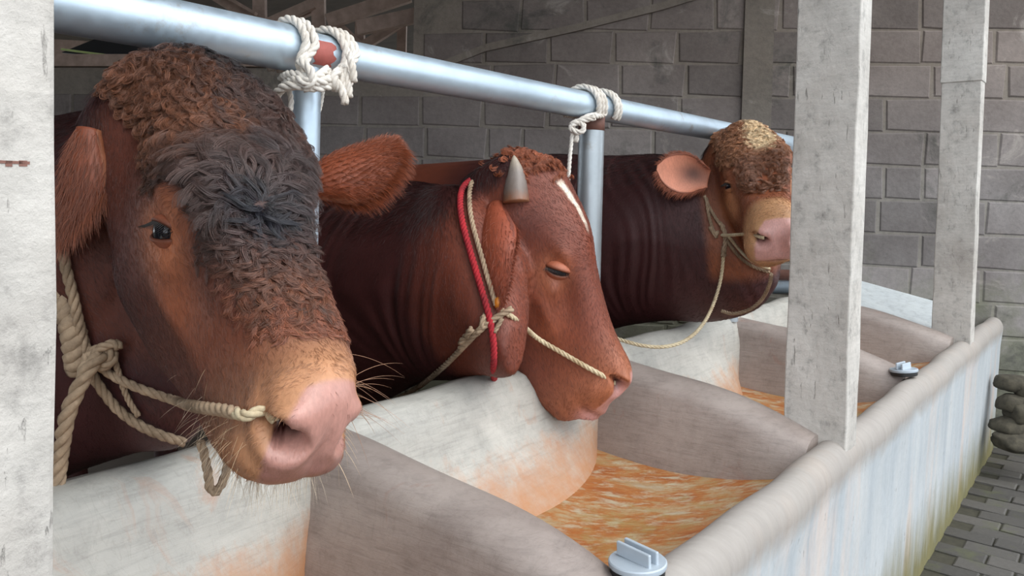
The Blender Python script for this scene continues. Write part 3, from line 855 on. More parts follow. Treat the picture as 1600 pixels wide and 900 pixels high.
def make_ear(c, base, tip, opn, width, colo, coli, name='ear', cup=.35, curve=0., label=None, roll=2.3):
    base = np.array(base); tip = np.array(tip); ax = tip-base; Ln = np.linalg.norm(ax); ax /= Ln
    opn = np.array(opn, float); opn -= opn@ax*ax; opn /= np.linalg.norm(opn); sd = np.cross(ax, opn)
    nt, ns = 40, 23; v = []; f = []; cc = []
    T = np.linspace(0, 1, nt)
    wp = np.interp(T, [0, .12, .3, .5, .7, .85, .95, 1.], [.42, .58, .88, 1., .90, .66, .36, .08])*width/2
    k5 = np.ones(5)/5; wp = np.convolve(np.pad(wp, 2, 'edge'), k5, 'valid')
    for lay in (0, 1):
        for i, t in enumerate(T):
            span = roll*(1-t)**1.2+.85*cup/.35*.9
            for j in range(ns):
                s = -1+2*j/(ns-1); ph = s*span/1.0
                # cross-section arc, wide at mid-ear, rolled into a tube near the root
                rad = wp[i]/max(.55, min(1.0, sin(min(span, pi/2))))
                x = rad*sin(ph) if span < pi/2 else rad*sin(ph)
                dpt = rad*(1-cos(ph))*cup*2.2
                p = base+ax*(t*Ln)+sd*x+opn*(dpt-rad*.4*(1-t))+opn*curve*sin(pi*t)*Ln
                th = .0055*(1-.75*abs(s)**3)*(1-.5*t)
                if lay: p = p+opn*th
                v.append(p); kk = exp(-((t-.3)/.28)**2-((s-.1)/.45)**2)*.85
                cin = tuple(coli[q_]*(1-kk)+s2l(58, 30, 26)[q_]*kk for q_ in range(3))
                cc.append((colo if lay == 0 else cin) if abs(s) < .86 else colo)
    N = nt*ns
    for i in range(nt-1):
        for j in range(ns-1):
            a = i*ns+j; f.append((a, a+1, a+ns+1, a+ns)); f.append((a+N, a+N+ns, a+N+ns+1, a+N+1))
        for j in (0, ns-1): a = i*ns+j; f.append((a, a+ns, a+ns+N, a+N))
    for i in (0, nt-1):
        for j in range(ns-1): a = i*ns+j; f.append((a, a+N, a+N+1, a+1))
    ob = mesh_obj(name, v, f, M['coat'], c.root); fixnormals(ob)
    if label: ob['label'] = label
    cc = np.array(cc)
    at = ob.data.attributes.new('coat', 'FLOAT_COLOR', 'POINT'); at.data.foreach_set('color', np.hstack([cc, np.ones((len(v), 1))]).astype(np.float32).ravel())
    V = np.array(v)[:N]; c_ = dict(V=V.reshape(nt, ns, 3), ax=ax, sd=sd, opn=opn, Ln=Ln, colo=np.array(colo), coli=np.array(coli))
    return ob, c_

# strands of hair as curves
def hair_obj(name, pts, rad, cols, parent, label=None, own=None):
    """pts (k, n, 3) world, rad (n,) or scalar, cols (k, 3)"""
    k, n, _ = pts.shape; org = np.array(parent.matrix_world.translation)
    hc = bpy.data.hair_curves.new(name); hc.add_curves([n]*k)
    hc.points.foreach_set('position', (pts-org).astype(np.float32).ravel()) if hasattr(hc.points, 'foreach_set') else None
    r = np.broadcast_to(np.asarray(rad, float), (k, n)) if np.ndim(rad) < 2 else rad
    at = hc.attributes.get('radius') or hc.attributes.new('radius', 'FLOAT', 'POINT')
    at.data.foreach_set('value', np.ascontiguousarray(r, dtype=np.float32).ravel())
    ac = hc.attributes.new('hcol', 'FLOAT_COLOR', 'CURVE')
    ac.data.foreach_set('color', np.hstack([cols, np.ones((k, 1))]).astype(np.float32).ravel())
    hc.materials.append(M['hair'])
    o = bpy.data.objects.new(name, hc); scene.collection.objects.link(o); o.parent = own or parent
    o['kind'] = 'stuff'
    if label: o['label'] = label
    return o
def sample(c, wfun, count, seed):
    r = np.random.default_rng(seed)
    if not hasattr(c, 'tri'):
        F = c.F; q = np.array([x for x in F if len(x) == 4]); t3 = np.array([x for x in F if len(x) == 3]).reshape(-1, 3)
        c.tri = np.vstack([q[:, [0, 1, 2]], q[:, [0, 2, 3]], t3]) if len(t3) else np.vstack([q[:, [0, 1, 2]], q[:, [0, 2, 3]]])
        a, b, d = c.V[c.tri[:, 0]], c.V[c.tri[:, 1]], c.V[c.tri[:, 2]]
        cr = np.cross(b-a, d-a); c.area = np.linalg.norm(cr, axis=1)/2; c.tn = cr/(2*c.area[:, None]+1e-12)
        vn = np.zeros_like(c.V)
        for k in range(3): np.add.at(vn, c.tri[:, k], cr)
        c.vn = vn/(np.linalg.norm(vn, axis=1)[:, None]+1e-12)
    w = wfun(c.L[c.tri[:, 0]], c.U[c.tri[:, 0]])*c.area
    i = r.choice(len(w), count, p=w/w.sum()); a = r.random(count); b = r.random(count); fl = a+b > 1; a[fl] = 1-a[fl]; b[fl] = 1-b[fl]
    tr = c.tri[i]; mixv = lambda X: X[tr[:, 0]]*(1-a-b)[:, None]+X[tr[:, 1]]*a[:, None]+X[tr[:, 2]]*b[:, None]
    N = mixv(c.vn); N /= np.linalg.norm(N, axis=1)[:, None]
    return mixv(c.V), N, mixv(c.L), mixv(c.col), mixv(c.U), r
def facing(pos, N, lim=-.25):
    d = CAMP-pos; d /= np.linalg.norm(d, axis=1)[:, None]; return (N*d).sum(1) > lim
def flow(c, L, U, whorl=(0, .34, .045)):
    d = L-np.array(whorl); d[:, 1] += .02
    base = np.array([0, 1., -.25])
    k = np.clip((.20-L[:, 1])/.2, 0, 1)
    d = d/(np.linalg.norm(d, axis=1)[:, None]+1e-6)
    hm = np.exp(-((L-np.array([0, .2, .03]))/np.array([.14, .22, .11]))**2).prod(1)[:, None] if False else np.clip((L[:, 2]+.04)/.05, 0, 1)[:, None]*np.clip((.5-L[:, 1])/.1, 0, 1)[:, None]
    dl = d*hm+base*(1-hm)
    w = dl@c.R.T
    neck = np.clip((np.linalg.norm(L-np.array([0, .2, -.12]), axis=1)-.30)/.08, 0, 1)[:, None]
    nd = W(0, -.7, -.75)[None]
    w = w*(1-neck)+nd*neck
    return w
def tang(w, N):
    w = w-(w*N).sum(1)[:, None]*N; return w/(np.linalg.norm(w, axis=1)[:, None]+1e-9)
def short_fur(c, wfun, count, length, seed, radius=.00022, lift=.35, colmul=1.0, name='short_fur', n=5, filt=True, jit=.35, cf=None):
    pos, N, L, col, U, r = sample(c, wfun, count, seed)
    T = tang(flow(c, L, U), N); S = np.cross(N, T)
    T = tang(T+S*r.normal(size=(count, 1))*jit, N)
    le = length*(.6+.8*r.random((count, 1)))*c.s
    tt = np.linspace(0, 1, n)
    pts = np.stack([pos-N*.001+T*le*q*(1-.15*q)+N*le*lift*(q-.75*q*q) for q in tt], 1)
    v = np.clip(r.normal(1., .22, (count, 1)), .4, 1.8)
    cc = (cf(L, col, U) if cf else col)*v*colmul
    return hair_obj(name, pts, radius*np.array([1, .95, .8, .55, .15]) if n == 5 else radius, cc, c.root, own=c.body)
def curly(c, wfun, clumps, per, length, curlr, seed, colfun, radius=.00028, name='curly_forelock', amp=1.0, lift=.010, n=14, spread=.0035, lim=None):
    pos, N, L, col, U, r = sample(c, wfun, clumps, seed)
    T = tang(flow(c, L, U), N); S = np.cross(N, T)
    T = tang(T+S*r.normal(size=(clumps, 1))*(.40+2.*np.exp(-(((L-np.array([0, .34, .045]))/.025)**2).sum(1)))[:, None], N); S = np.cross(N, T)
    k = colfun(L)                                   # rgb, curliness
    cur = k[:, 3:4]; cc = k[:, :3]
    tt = np.linspace(0, 1, n)[None, :, None]
    le = length*c.s*(.7+.6*r.random((clumps, 1, 1)))
    ef = np.ones(clumps) if lim is None else lim(L)
    le = le*ef[:, None, None]; lift = lift*(.35+.65*ef)[:, None, None]
    sg = np.sign(r.normal(size=(clumps, 1, 1)))
    ang = tt*(1.2+4.6*cur[:, None])*1.0+0*sg         # heading turns along the lock, giving hooks and rings
    seg = le/(n-1)
    hx = np.cos(ang*(tt**.5))*np.ones_like(sg); hy = sg*np.sin(ang*(tt**.5))
    wob = .35*np.sin(tt*9+r.random((clumps, 1, 1))*6)
    X = np.cumsum((hx)*seg, 1); Y = np.cumsum((hy+wob)*seg, 1)*amp
    Z = lift*c.s*1.0*(np.sin(tt*pi*.75)*1.0)*(.6+.8*r.random((clumps, 1, 1)))
    G = pos[:, None]+T[:, None]*X+S[:, None]*Y+N[:, None]*Z
    off = r.normal(size=(clumps, per, 1, 3))*spread*c.s
    off = off-(off*N[:, None, None]).sum(-1, keepdims=True)*N[:, None, None]*.6
    fr = (1-.55*tt[None, :, :, :]**1.0)
    lf = .8+.3*r.random((clumps, per, 1, 1))
    pts = pos[:, None, None]+(G[:, None]-pos[:, None, None])*lf+off*fr+r.normal(size=(clumps, per, 1, 3))*.0006*tt[None]
    pts = pts.reshape(clumps*per, n, 3)
    v = np.clip(r.normal(1, .16, (clumps, 1, 1))*r.normal(1, .2, (clumps, per, 1)), .35, 2.0)
    cols = (cc[:, None]*v).reshape(-1, 3)
    rd = radius*np.interp(np.linspace(0, 1, n), [0, .6, 1], [1, .9, .25])
    return hair_obj(name, pts, rd, cols, c.root)

def blend(col, m, c): m = np.clip(m, 0, 1)[:, None]; return col*(1-m)+np.array(c)*m
def ss(a, b, x): t = np.clip((x-a)/(b-a), 0, 1); return t*t*(3-2*t)
def nz(L, k, s=0):
    return (np.sin(L[:, 0]*k+s)+np.sin(L[:, 1]*k*1.3+s*2+L[:, 0]*k*.7)+np.sin(L[:, 2]*k*.9+s*3+L[:, 1]*k*.5))/3

LMK = dict(reye=(.125, .25, -.055), leye=(-.125, .25, -.055), rnos=(.05, .595, -.080), lnos=(-.05, .595, -.080),
           poll=(0, -.04, .055), chin=(0, .54, -.205), whorl=(0, .34, .035), muz=(0, .60, -.045), jaw=(.07, .16, -.33), horn=(.115, .01, -.01),
           cheek=(.10, .33, -.24), brow=(0, .12, .07), nb=(0, .44, .01))
def legset(u, vf, vh, hw=.2):
    out = []
    for s in (-1, 1):
        out.append([(u+s*hw*.8, vf, 1.0, .13), (u+s*hw, vf-.02, .72, .10), (u+s*hw, vf+.02, .45, .062), (u+s*hw, vf, .22, .045), (u+s*hw, vf, .12, .052), (u+s*hw, vf+.03, .005, .062)])
        out.append([(u+s*hw*.8, vh-.05, 1.0, .17), (u+s*hw, vh+.10, .78, .13), (u+s*hw, vh-.12, .50, .065), (u+s*hw, vh-.08, .25, .047), (u+s*hw, vh-.06, .12, .052), (u+s*hw, vh-.02, .005, .062)])
    return out

# ---- bull nearest the camera
DK = np.array
def paint1(L, V, U, md):
    n = len(L); base = DK(s2l(66, 31, 30))
    col = np.tile(base, (n, 1)); hd = ss(.42, .30, np.linalg.norm(L-DK([0, .26, -.10]), axis=1))*ss(.19, .155, np.abs(L[:, 0]))*ss(-.385, -.33, L[:, 2]+.15*np.clip(.2-L[:, 1], 0, 1))*ss(-.09, -.02, L[:, 1]+.25*np.clip(L[:, 2]+.05, 0, 1))
    face = DK(s2l(100, 52, 38))
    col = blend(col, hd, face)
    ax = np.abs(L[:, 0]); S = np.stack([ax, L[:, 1], L[:, 2]], 1)
    col = blend(col, gs(S, (.11, .17, -.22), (.10, .13, .12))*.95, s2l(70, 32, 28))  # dark cheek hair, with the cheek's shadow painted in as well
    col = blend(col, gs(S, (.125, .262, -.055), (.055, .06, .05))*1.15, s2l(212, 132, 90))
    col = blend(col, gs(S, (.10, .34, -.10), (.035, .055, .035))*.85, s2l(160, 90, 56))
    col = blend(col, gs(S, (.07, .41, -.08), (.05, .08, .06))*.6, s2l(150, 84, 54))
    col = blend(col, gs(S, (.055, .37, .0), (.02, .07, .04))*.7, s2l(84, 48, 42))
    fo = ss(-.055, -.01, L[:, 2]+.02*nz(L, 30))*ss(.40, .33, L[:, 1])*ss(.115, .10, ax+.35*np.clip(L[:, 1]-.2, 0, 1))
    col = blend(col, fo*.95, s2l(66, 44, 40))
    mz = ss(.42, .56, L[:, 1]+.02*nz(L, 40, 1))
    col = blend(col, mz*.85, s2l(196, 142, 104))
    col = blend(col, ss(-.16, -.20, L[:, 2])*ss(.40, .48, L[:, 1])*.5, s2l(176, 112, 84))
    pl = ss(.0, .012, L[:, 1]-(.545+1.6*np.clip(ax-.045, 0, 1)+.02*(np.abs(L[:, 2]+.09)/.05)**2))*ss(-.150, -.135, L[:, 2])*ss(-.022, -.038, L[:, 2])
    col = blend(col, pl, s2l(184, 134, 122)); col = blend(col, pl*ss(-.09, -.13, L[:, 2])*.6, s2l(140, 92, 84))
    pit = np.maximum(gs(S, (.045, .570, -.082), (.018, .030, .014)), gs(S, (.054, .585, -.082), (.0145, .034, .0105)))
    col = blend(col, ss(.25, .7, pit), s2l(58, 22, 20))
    col = blend(col, np.exp(-(md/.004)**2)*.6, s2l(90, 50, 44))
    col = blend(col, gs(S, (.125, .292, -.075), (.012, .010, .008))*1.0, s2l(120, 56, 50))
    return col, np.clip(pl*.8+pit, 0, 1)
R1 = [[-0.7629, 0.5253, 0.3769], [-0.6452, -0.6557, -0.3922], [0.0411, -0.5424, 0.8391]]; t1 = [-0.508, 1.225, 1.581]
sec1 = [(.66, -1.19, 1.22, .04, .12), (.66, -1.25, 1.25, .10, .25), (.64, -1.38, 1.27, .14, .31), (.60, -1.60, 1.22, .19, .35), (.57, -1.9, 1.15, .25, .42),
        (.55, -2.2, 1.11, .30, .46), (.55, -2.7, 1.09, .34, .45), (.55, -3.2, 1.11, .33, .42), (.55, -3.55, 1.13, .27, .36), (.55, -3.75, 1.14, .10, .18)]
obs1 = dict(reye=(224, 360), leye=(492, 388), rnos=(458, 684), lnos=(548, 672), poll=(288, 84), whorl=(415, 345), chin=(398, 738), muz=(528, 618), brow=(385, 215), nb=(485, 500))
bull1 = make_cow('bull', 'nearest huge bull with dark curly forehead and pink muzzle beside the left post', R1, t1, 1.05, sec1, obs1, LMK, .0055, paint1, legset(.55, -2.15, -3.4), wr=.004,
    push=[((-.115, .05, .02), 26, 0, .09), ((-.12, .17, .0), 12, 0, .08), ((.12, .04, .01), 46, 4, .10), ((-.08, .58, -.08), -28, 0, .06), ((0, .58, -.19), 0, -24, .08)])

# ---- middle bull, profile
def paint2(L, V, U, md):
    n = len(L); col = np.tile(DK(s2l(68, 30, 28)), (n, 1)); hd = ss(.42, .28, np.linalg.norm(L-DK([0, .26, -.10]), axis=1))*ss(-.385, -.33, L[:, 2]+.15*np.clip(.2-L[:, 1], 0, 1))*ss(-.06, .0, L[:, 1]+.25*np.clip(L[:, 2]+.05, 0, 1))
    col = blend(col, hd, s2l(124, 60, 40)); ax = np.abs(L[:, 0]); S = np.stack([ax, L[:, 1], L[:, 2]], 1)
    col = blend(col, gs(S, (.10, .25, -.27), (.08, .15, .09))*.9, s2l(84, 38, 32)); col = blend(col, gs(S, (.11, .10, -.03), (.06, .06, .05))*.7, s2l(96, 46, 36)); col = blend(col, gs(S, (.06, .30, .0), (.03, .08, .05))*.5, s2l(106, 54, 40))
    col = blend(col, gs(S, (.125, .26, -.06), (.05, .05, .04))*.95, s2l(214, 134, 96))
    col = blend(col, gs(S, (.12, .285, -.072), (.02, .014, .012))*1.0, s2l(206, 150, 140))
    col = blend(col, gs(S, (.09, .38, -.12), (.05, .08, .06))*.5, s2l(166, 90, 58))
    col = blend(col, ss(.40, .60, L[:, 1])*.75, s2l(182, 112, 78))
    bl = ss(.014, .008, np.abs(L[:, 0]-.036+.12*np.clip(L[:, 1]-.05, 0, 1)*1.0-.005*nz(L, 90)))*ss(.03, .05, L[:, 1])*ss(.25, .17, L[:, 1]+.02*nz(L, 120))*ss(.0, .03, L[:, 2])
    col = blend(col, bl, s2l(238, 222, 205))
    pl = ss(.0, .012, L[:, 1]-(.555+1.6*np.clip(ax-.045, 0, 1)+.02*(np.abs(L[:, 2]+.09)/.05)**2))*ss(-.158, -.14, L[:, 2])*ss(-.020, -.036, L[:, 2])
    col = blend(col, pl, s2l(200, 146, 138))
    col = blend(col, gs(S, (0, .60, -.165), (.07, .03, .016))*1.2, s2l(222, 172, 172))
    pit = np.maximum(gs(S, (.045, .570, -.082), (.018, .030, .014)), gs(S, (.054, .585, -.082), (.0145, .034, .0105)))
    col = blend(col, ss(.25, .7, pit), s2l(70, 30, 28)); col = blend(col, np.exp(-(md/.004)**2)*.6, s2l(90, 46, 36))
    return col, np.clip(pl*.8+pit, 0, 1)
R2 = np.array([[-0.1287, 0.5199, 0.8445], [-0.9909, -0.1005, -0.0892], [0.0385, -0.8483, 0.5282]])
_th = radians(-14); R2 = R2@np.array([[cos(_th), 0, -sin(_th)], [0, 1, 0], [sin(_th), 0, cos(_th)]]); t2 = [0.041, 2.134, 1.475]
sec2 = [(1.45, -1.16, 1.06, .04, .06), (1.48, -1.23, 1.11, .09, .13), (1.54, -1.38, 1.20, .15, .235), (1.58, -1.60, 1.18, .21, .29), (1.58, -1.9, 1.11, .27, .375),
        (1.56, -2.2, 1.07, .31, .43), (1.55, -2.7, 1.05, .35, .43), (1.55, -3.2, 1.07, .33, .40), (1.55, -3.55, 1.09, .27, .34), (1.55, -3.75, 1.1, .10, .18)]
obs2 = dict(reye=(866, 424), rnos=(970, 600), poll=(852, 246), chin=(868, 652), muz=(988, 588), jaw=(752, 575), brow=(906, 318), nb=(952, 500), whorl=(930, 415))
bull2 = make_cow('bull.001', 'middle horned bull in profile with white forehead blaze and red neck cord', R2, t2, 1.05, sec2, obs2, LMK, .0075, paint2, legset(1.56, -2.15, -3.4), wr=.006,
    push=[((.05, .33, -.30), 4, 24, .08), ((0, .61, -.15), 8, 12, .035)], link=((0, .22, -.15), (0, .16, -.20), (0, .10, -.26)))

# ---- far bull, three-quarter view
def paint3(L, V, U, md):
    n = len(L); col = np.tile(DK(s2l(66, 30, 30)), (n, 1)); hd = ss(.42, .30, np.linalg.norm(L-DK([0, .26, -.10]), axis=1))*ss(.19, .155, np.abs(L[:, 0]))*ss(-.385, -.33, L[:, 2]+.15*np.clip(.2-L[:, 1], 0, 1))*ss(-.09, -.02, L[:, 1]+.25*np.clip(L[:, 2]+.05, 0, 1))
    nk = ss(-2.2, -2.6, U[:, 1]); col = blend(col, nk, s2l(130, 66, 46))
    col = blend(col, hd, s2l(140, 78, 48)); ax = np.abs(L[:, 0]); S = np.stack([ax, L[:, 1], L[:, 2]], 1)
    col = blend(col, gs(S, (.13, .10, -.14), (.05, .10, .10))*.8, s2l(88, 42, 32))
    col = blend(col, gs(S, (.115, .29, -.10), (.045, .07, .06))*1.0, s2l(206, 142, 96))
    fo = ss(-.055, -.01, L[:, 2])*ss(.26, .18, L[:, 1]); col = blend(col, fo*.9, s2l(140, 92, 62))
    cr = gs(L, (-.015, .10, .06), (.05, .12, .06)); col = blend(col, ss(.3, .6, cr), s2l(220, 190, 150))
    col = blend(col, ss(.42, .50, L[:, 1])*.9, s2l(206, 156, 112))
    pl = ss(.0, .012, L[:, 1]-(.545+1.6*np.clip(ax-.045, 0, 1)+.02*(np.abs(L[:, 2]+.09)/.05)**2))*ss(-.158, -.14, L[:, 2])*ss(-.020, -.036, L[:, 2])
    col = blend(col, pl, s2l(222, 168, 160))
    pit = np.maximum(gs(S, (.045, .570, -.082), (.018, .030, .014)), gs(S, (.054, .585, -.082), (.0145, .034, .0105)))
    col = blend(col, ss(.25, .7, pit), s2l(70, 34, 32)); col = blend(col, np.exp(-(md/.004)**2)*.5, s2l(110, 64, 50))
    return col, np.clip(pl*.8+pit, 0, 1)
R3 = [[-0.9783, -0.0836, -0.1896], [0.1558, -0.8998, -0.4075], [-0.1365, -0.4282, 0.8933]]; t3 = (CAMP+(np.array([0.789, 2.66, 1.662])-CAMP)*1.08).tolist()
sec3 = [(2.66, -.96, 1.22, .04, .08), (2.66, -1.04, 1.23, .12, .19), (2.66, -1.2, 1.265, .17, .285), (2.65, -1.4, 1.285, .21, .325), (2.64, -1.65, 1.25, .26, .36),
        (2.62, -1.95, 1.18, .30, .44), (2.6, -2.3, 1.13, .34, .47), (2.6, -2.8, 1.11, .36, .47), (2.6, -3.35, 1.13, .34, .44), (2.6, -3.65, 1.15, .26, .34), (2.6, -3.8, 1.15, .10, .18)]
obs3 = dict(reye=(1127, 292), leye=(1246, 258), rnos=(1193, 374), lnos=(1246, 371), poll=(1160, 190), chin=(1196, 412), muz=(1222, 352), whorl=(1196, 290), brow=(1185, 222))
bull3 = make_cow('bull.002', 'farthest bull with cream patch on its curly forehead, under the pipe by the wide post', R3, t3, 1.08, [(q[0]+.06, q[1]-.02, *q[2:]) for q in sec3], obs3, LMK, .008, paint3, legset(2.66, -2.2, -3.4), wr=.005, push=[((-.08, .58, -.08), -10, 0, .06)])
bpy.context.view_layer.update()

make_eye(bull1, 1, .50, .34, skin=s2l(150, 84, 58)); make_eye(bull1, -1, skin=s2l(190, 120, 90))
make_eye(bull2, 1, .20, .26, slit=.85, rad=.028, skin=s2l(172, 98, 70)); make_eye(bull2, -1, skin=s2l(190, 110, 76))
make_eye(bull3, 1, .45, .32, skin=s2l(190, 130, 92)); make_eye(bull3, -1, skin=s2l(190, 130, 92))

def dep(p): return (np.array(p)-CAMP)@FW
b = bull1.tw((-.125, .09, -.085))[0]
e1, g1 = make_ear(bull1, P(478, 285, dep(b)+.02), P(624, 224, dep(b)+.07), FW*.8-UP*.6+RI*.2, .120, s2l(138, 68, 40), s2l(150, 90, 60), curve=.0)
b = bull1.tw((.125, .09, -.085))[0]
e1b, g1b = make_ear(bull1, P(130, 200, dep(b)+.07), P(88, 378, dep(b)+.04), FW*.6+RI*.5, .10, s2l(128, 66, 42), s2l(150, 90, 60))
b = bull2.tw((.125, .09, -.085))[0]
eb, et = cast(bull2, 778, 330, .004), cast(bull2, 783, 470, .012)
print('ear2', dep(b), dep(eb), dep(et))
e2, g2 = make_ear(bull2, P(768, 322, dep(eb)+.015), P(783, 482, dep(et)-.02), RI*.75+FW*.6, .14, s2l(150, 74, 50), s2l(120, 60, 44), curve=-.08)
b = bull2.tw((-.125, .09, -.085))[0]
make_ear(bull2, b, b+bull2.R@np.array([-.9, -.1, -.5])*.17, bull2.R@np.array([0, .8, -.4]), .11, s2l(140, 70, 46), s2l(150, 90, 70))
b = bull3.tw((.125, .09, -.085))[0]
eb, et = cast(bull3, 1104, 280), cast(bull3, 1040, 268)
e3, g3 = make_ear(bull3, P(1108, 280, dep(eb)-.045), P(1026, 262, dep(et)-.11), -FW*.95+UP*.05+RI*.15, .15, s2l(130, 68, 46), s2l(206, 132, 104), roll=1.35, cup=.22)
b = bull3.tw((-.125, .09, -.085))[0]
make_ear(bull3, b, P(1275, 262, dep(b)+.06), -FW*.9-RI*.3, .11, s2l(150, 80, 52), s2l(226, 150, 120))

# horn of the middle bull
hb = P(806, 302, dep(cast(bull2, 812, 312))+.004); ht = P(803, 243, dep(hb)+.02)
pts = spline([hb-(ht-hb)*.25, hb, hb*.5+ht*.5+RI*.003, ht], .004); rr_ = np.interp(np.linspace(0, 1, len(pts)), [0, .2, .45, .75, .93, 1.], [.036, .034, .0285, .0175, .008, .002])
v, f = tube_geo(pts, rr_, 20); ho = mesh_obj('horn', v, f, M['horn'], bull2.root, label='short grey upright horn')
at = ho.data.attributes.new('along', 'FLOAT', 'POINT'); at.data.foreach_set('value', np.repeat(np.linspace(0, 1, len(pts)), 20).astype(np.float32))

# ---- fur
def cf1(L):
    n = len(L); c = np.tile(DK(s2l(82, 60, 54)), (n, 1))
    left = ss(-.04, .07, L[:, 0]+.05*nz(L, 45))*ss(.25, .09, L[:, 1]+.03*nz(L, 60, 2))
    c = blend(c, left*.85, s2l(124, 78, 54))
    c = blend(c, ss(.07, .0, L[:, 1]+.02*nz(L, 40, 2))*ss(.08, -.02, L[:, 0]), s2l(40, 36, 38))
    c = blend(c, ss(.05, .15, -L[:, 0])*ss(.15, .05, L[:, 1])*.6, s2l(120, 72, 50))
    c = blend(c, gs(L, (0, .33, .04), (.03, .035, .05))*1.0, s2l(36, 36, 44))
    c = blend(c, gs(L, (-.04, .24, .05), (.02, .06, .05))*.6, s2l(56, 52, 56))
    c = blend(c, ss(.34, .42, L[:, 1])*.7, s2l(134, 84, 60))
    return np.hstack([c, (.06+.85*ss(.25, .06, L[:, 1]))[:, None]])
def top_mask(zlo, y0, y1, xw):
    def w(L, U):
        ax = np.abs(L[:, 0]); lim = xw*np.interp(L[:, 1], [y0, .10, .18, .25, .34, y1], [1, 1, .84, .60, .46, .34])
        return ss(zlo-.02, zlo+.02, L[:, 2])*ss(lim+.012, lim-.008, ax)*ss(y1+.03, y1-.02, L[:, 1])*ss(y0-.02, y0+.01, L[:, 1])
    return w
def edge1(L):
    ax = np.abs(L[:, 0]); lm = .118*np.interp(L[:, 1], [-.1, .10, .18, .25, .34, .40], [1, 1, .84, .60, .46, .34])
    return np.clip(.38+.62*ss(1.0, .72, ax/lm)*ss(.40, .27, L[:, 1]), .3, 1)
curly(bull1, top_mask(-.025, -.10, .40, .114), 3600, 26, .056, .01, 5, cf1, lift=.010, radius=.00026, spread=.0019, lim=edge1)
curly(bull1, top_mask(-.02, .34, .445, .15), 900, 12, .018, .01, 35, lambda L: cf1(L)*np.array([1.15, 1., .95, 1.]), lift=.002, radius=.00028, spread=.0022, name='nose_bridge_hair')
curly(bull1, top_mask(-.03, -.10, .41, .125), 2600, 12, .022, .01, 25, lambda L: cf1(L)*np.array([.6, .6, .6, 1.]), lift=.004, radius=.0003, spread=.003, name='under_fur')
curly(bull1, top_mask(.0, -.10, .06, .10), 520, 26, .05, .01, 15, cf1, lift=.014, radius=.00030, name='poll_curls')
def headw(L, U): return (ss(.40, .30, np.linalg.norm(L-DK([0, .26, -.12]), axis=1))+.35*ss(-2.1, -1.7, U[:, 1]))*(1-.97*(ss(.555, .575, L[:, 1])*ss(-.16, -.14, L[:, 2])*ss(.075, .06, np.abs(L[:, 0]))))*(1-gs(np.stack([np.abs(L[:, 0]), L[:, 1], L[:, 2]], 1), (.125, .255, -.055), (.024, .026, .018)))*(1-np.minimum(1, 1.6*gs(np.stack([np.abs(L[:, 0]), L[:, 1], L[:, 2]], 1), (.052, .575, -.082), (.022, .04, .016))))
short_fur(bull1, headw, 120000, .011, 6, colmul=.8)
short_fur(bull2, headw, 60000, .012, 7, radius=.0003, colmul=.78)
short_fur(bull3, headw, 45000, .014, 8, radius=.0004, colmul=.85)
def cf3(L):
    n = len(L); c = np.tile(DK(s2l(156, 106, 74)), (n, 1))
    cr = gs(L, (-.015, .10, .06), (.05, .12, .06)); c = blend(c, ss(.3, .55, cr), s2l(226, 200, 162))
    c = blend(c, ss(.18, .26, L[:, 1]), s2l(120, 76, 52))
    return np.hstack([c, (.35+.6*ss(.3, .1, L[:, 1]))[:, None]])
curly(bull3, top_mask(-.02, -.10, .36, .118), 1500, 16, .030, .01, 9, cf3, lift=.007, radius=.00045, n=12, spread=.003)
def cf2(L):
    c = np.tile(DK(s2l(150, 82, 52)), (len(L), 1)); return np.hstack([c, np.full((len(L), 1), .6)])
curly(bull2, lambda L, U: gs(L, (.0, -.04, .04), (.05, .05, .05)), 350, 14, .028, .01, 10, cf2, radius=.0004, n=10, name='poll_tuft')

# ear fringe, chin beard, whiskers
def crestw(c, lo):
    return lambda L, U: ss(lo, lo+.10, U[:, 2])*ss(-2.3, -2.0, U[:, 1])*ss(.30, .36, np.linalg.norm(L-DK([0, .26, -.12]), axis=1))
short_fur(bull2, crestw(bull2, 1.30), 16000, .032, 41, radius=.0003, colmul=.45, name='crest_hair', lift=.22)
short_fur(bull3, crestw(bull3, 1.45), 9000, .034, 42, radius=.0004, colmul=.45, name='crest_hair', lift=.22)
short_fur(bull1, crestw(bull1, 1.40), 12000, .032, 43, radius=.0003, colmul=.5, name='crest_hair', lift=.25)
def fringe(c, g, count, seed, length, edge=None, cols=(.3, .12, .06), radius=.0003, droop=.4, par=None, skip=False):
    r = np.random.default_rng(seed); V = g['V']; nt, ns, _ = V.shape
    i = r.integers(1, nt-1, count); j = r.integers(0, ns, count)
    if skip: j = np.where(r.random(count) < .5, r.integers(0, 3, count), r.integers(ns-3, ns, count))
    e = r.random(count) < .3; j[e] = np.where(r.random(e.sum()) < .5, 0, ns-1)
    p = V[i, j]; out = -g['opn'][None]+0*p
    sdj = ((j/(ns-1))*2-1)[:, None]*g['sd'][None]
    d = g['ax'][None]*.9+sdj*(.35+.5*e[:, None])+r.normal(size=(count, 3))*.25+out*.15
    d /= np.linalg.norm(d, axis=1)[:, None]; le = length*(.5+r.random((count, 1)))*(1+.5*e[:, None])
    tt = np.linspace(0, 1, 6)
    pts = np.stack([p+d*le*q+np.array([0, 0, -1])*le*droop*q*q for q in tt], 1)
    cc = np.array(cols)[None]*np.clip(r.normal(1, .25, (count, 1)), .4, 1.8)
    hair_obj('ear_hair', pts, radius*np.array([1, 1, .9, .8, .5, .2]), cc, c.root, own=par)
fringe(bull1, g1b, 5000, 20, .018, cols=s2l(120, 66, 44), par=e1b)
fringe(bull1, g1, 9000, 21, .016, cols=s2l(136, 70, 42), par=e1)
fringe(bull2, g2, 3000, 22, .014, cols=s2l(136, 68, 46), radius=.0004, par=e2)
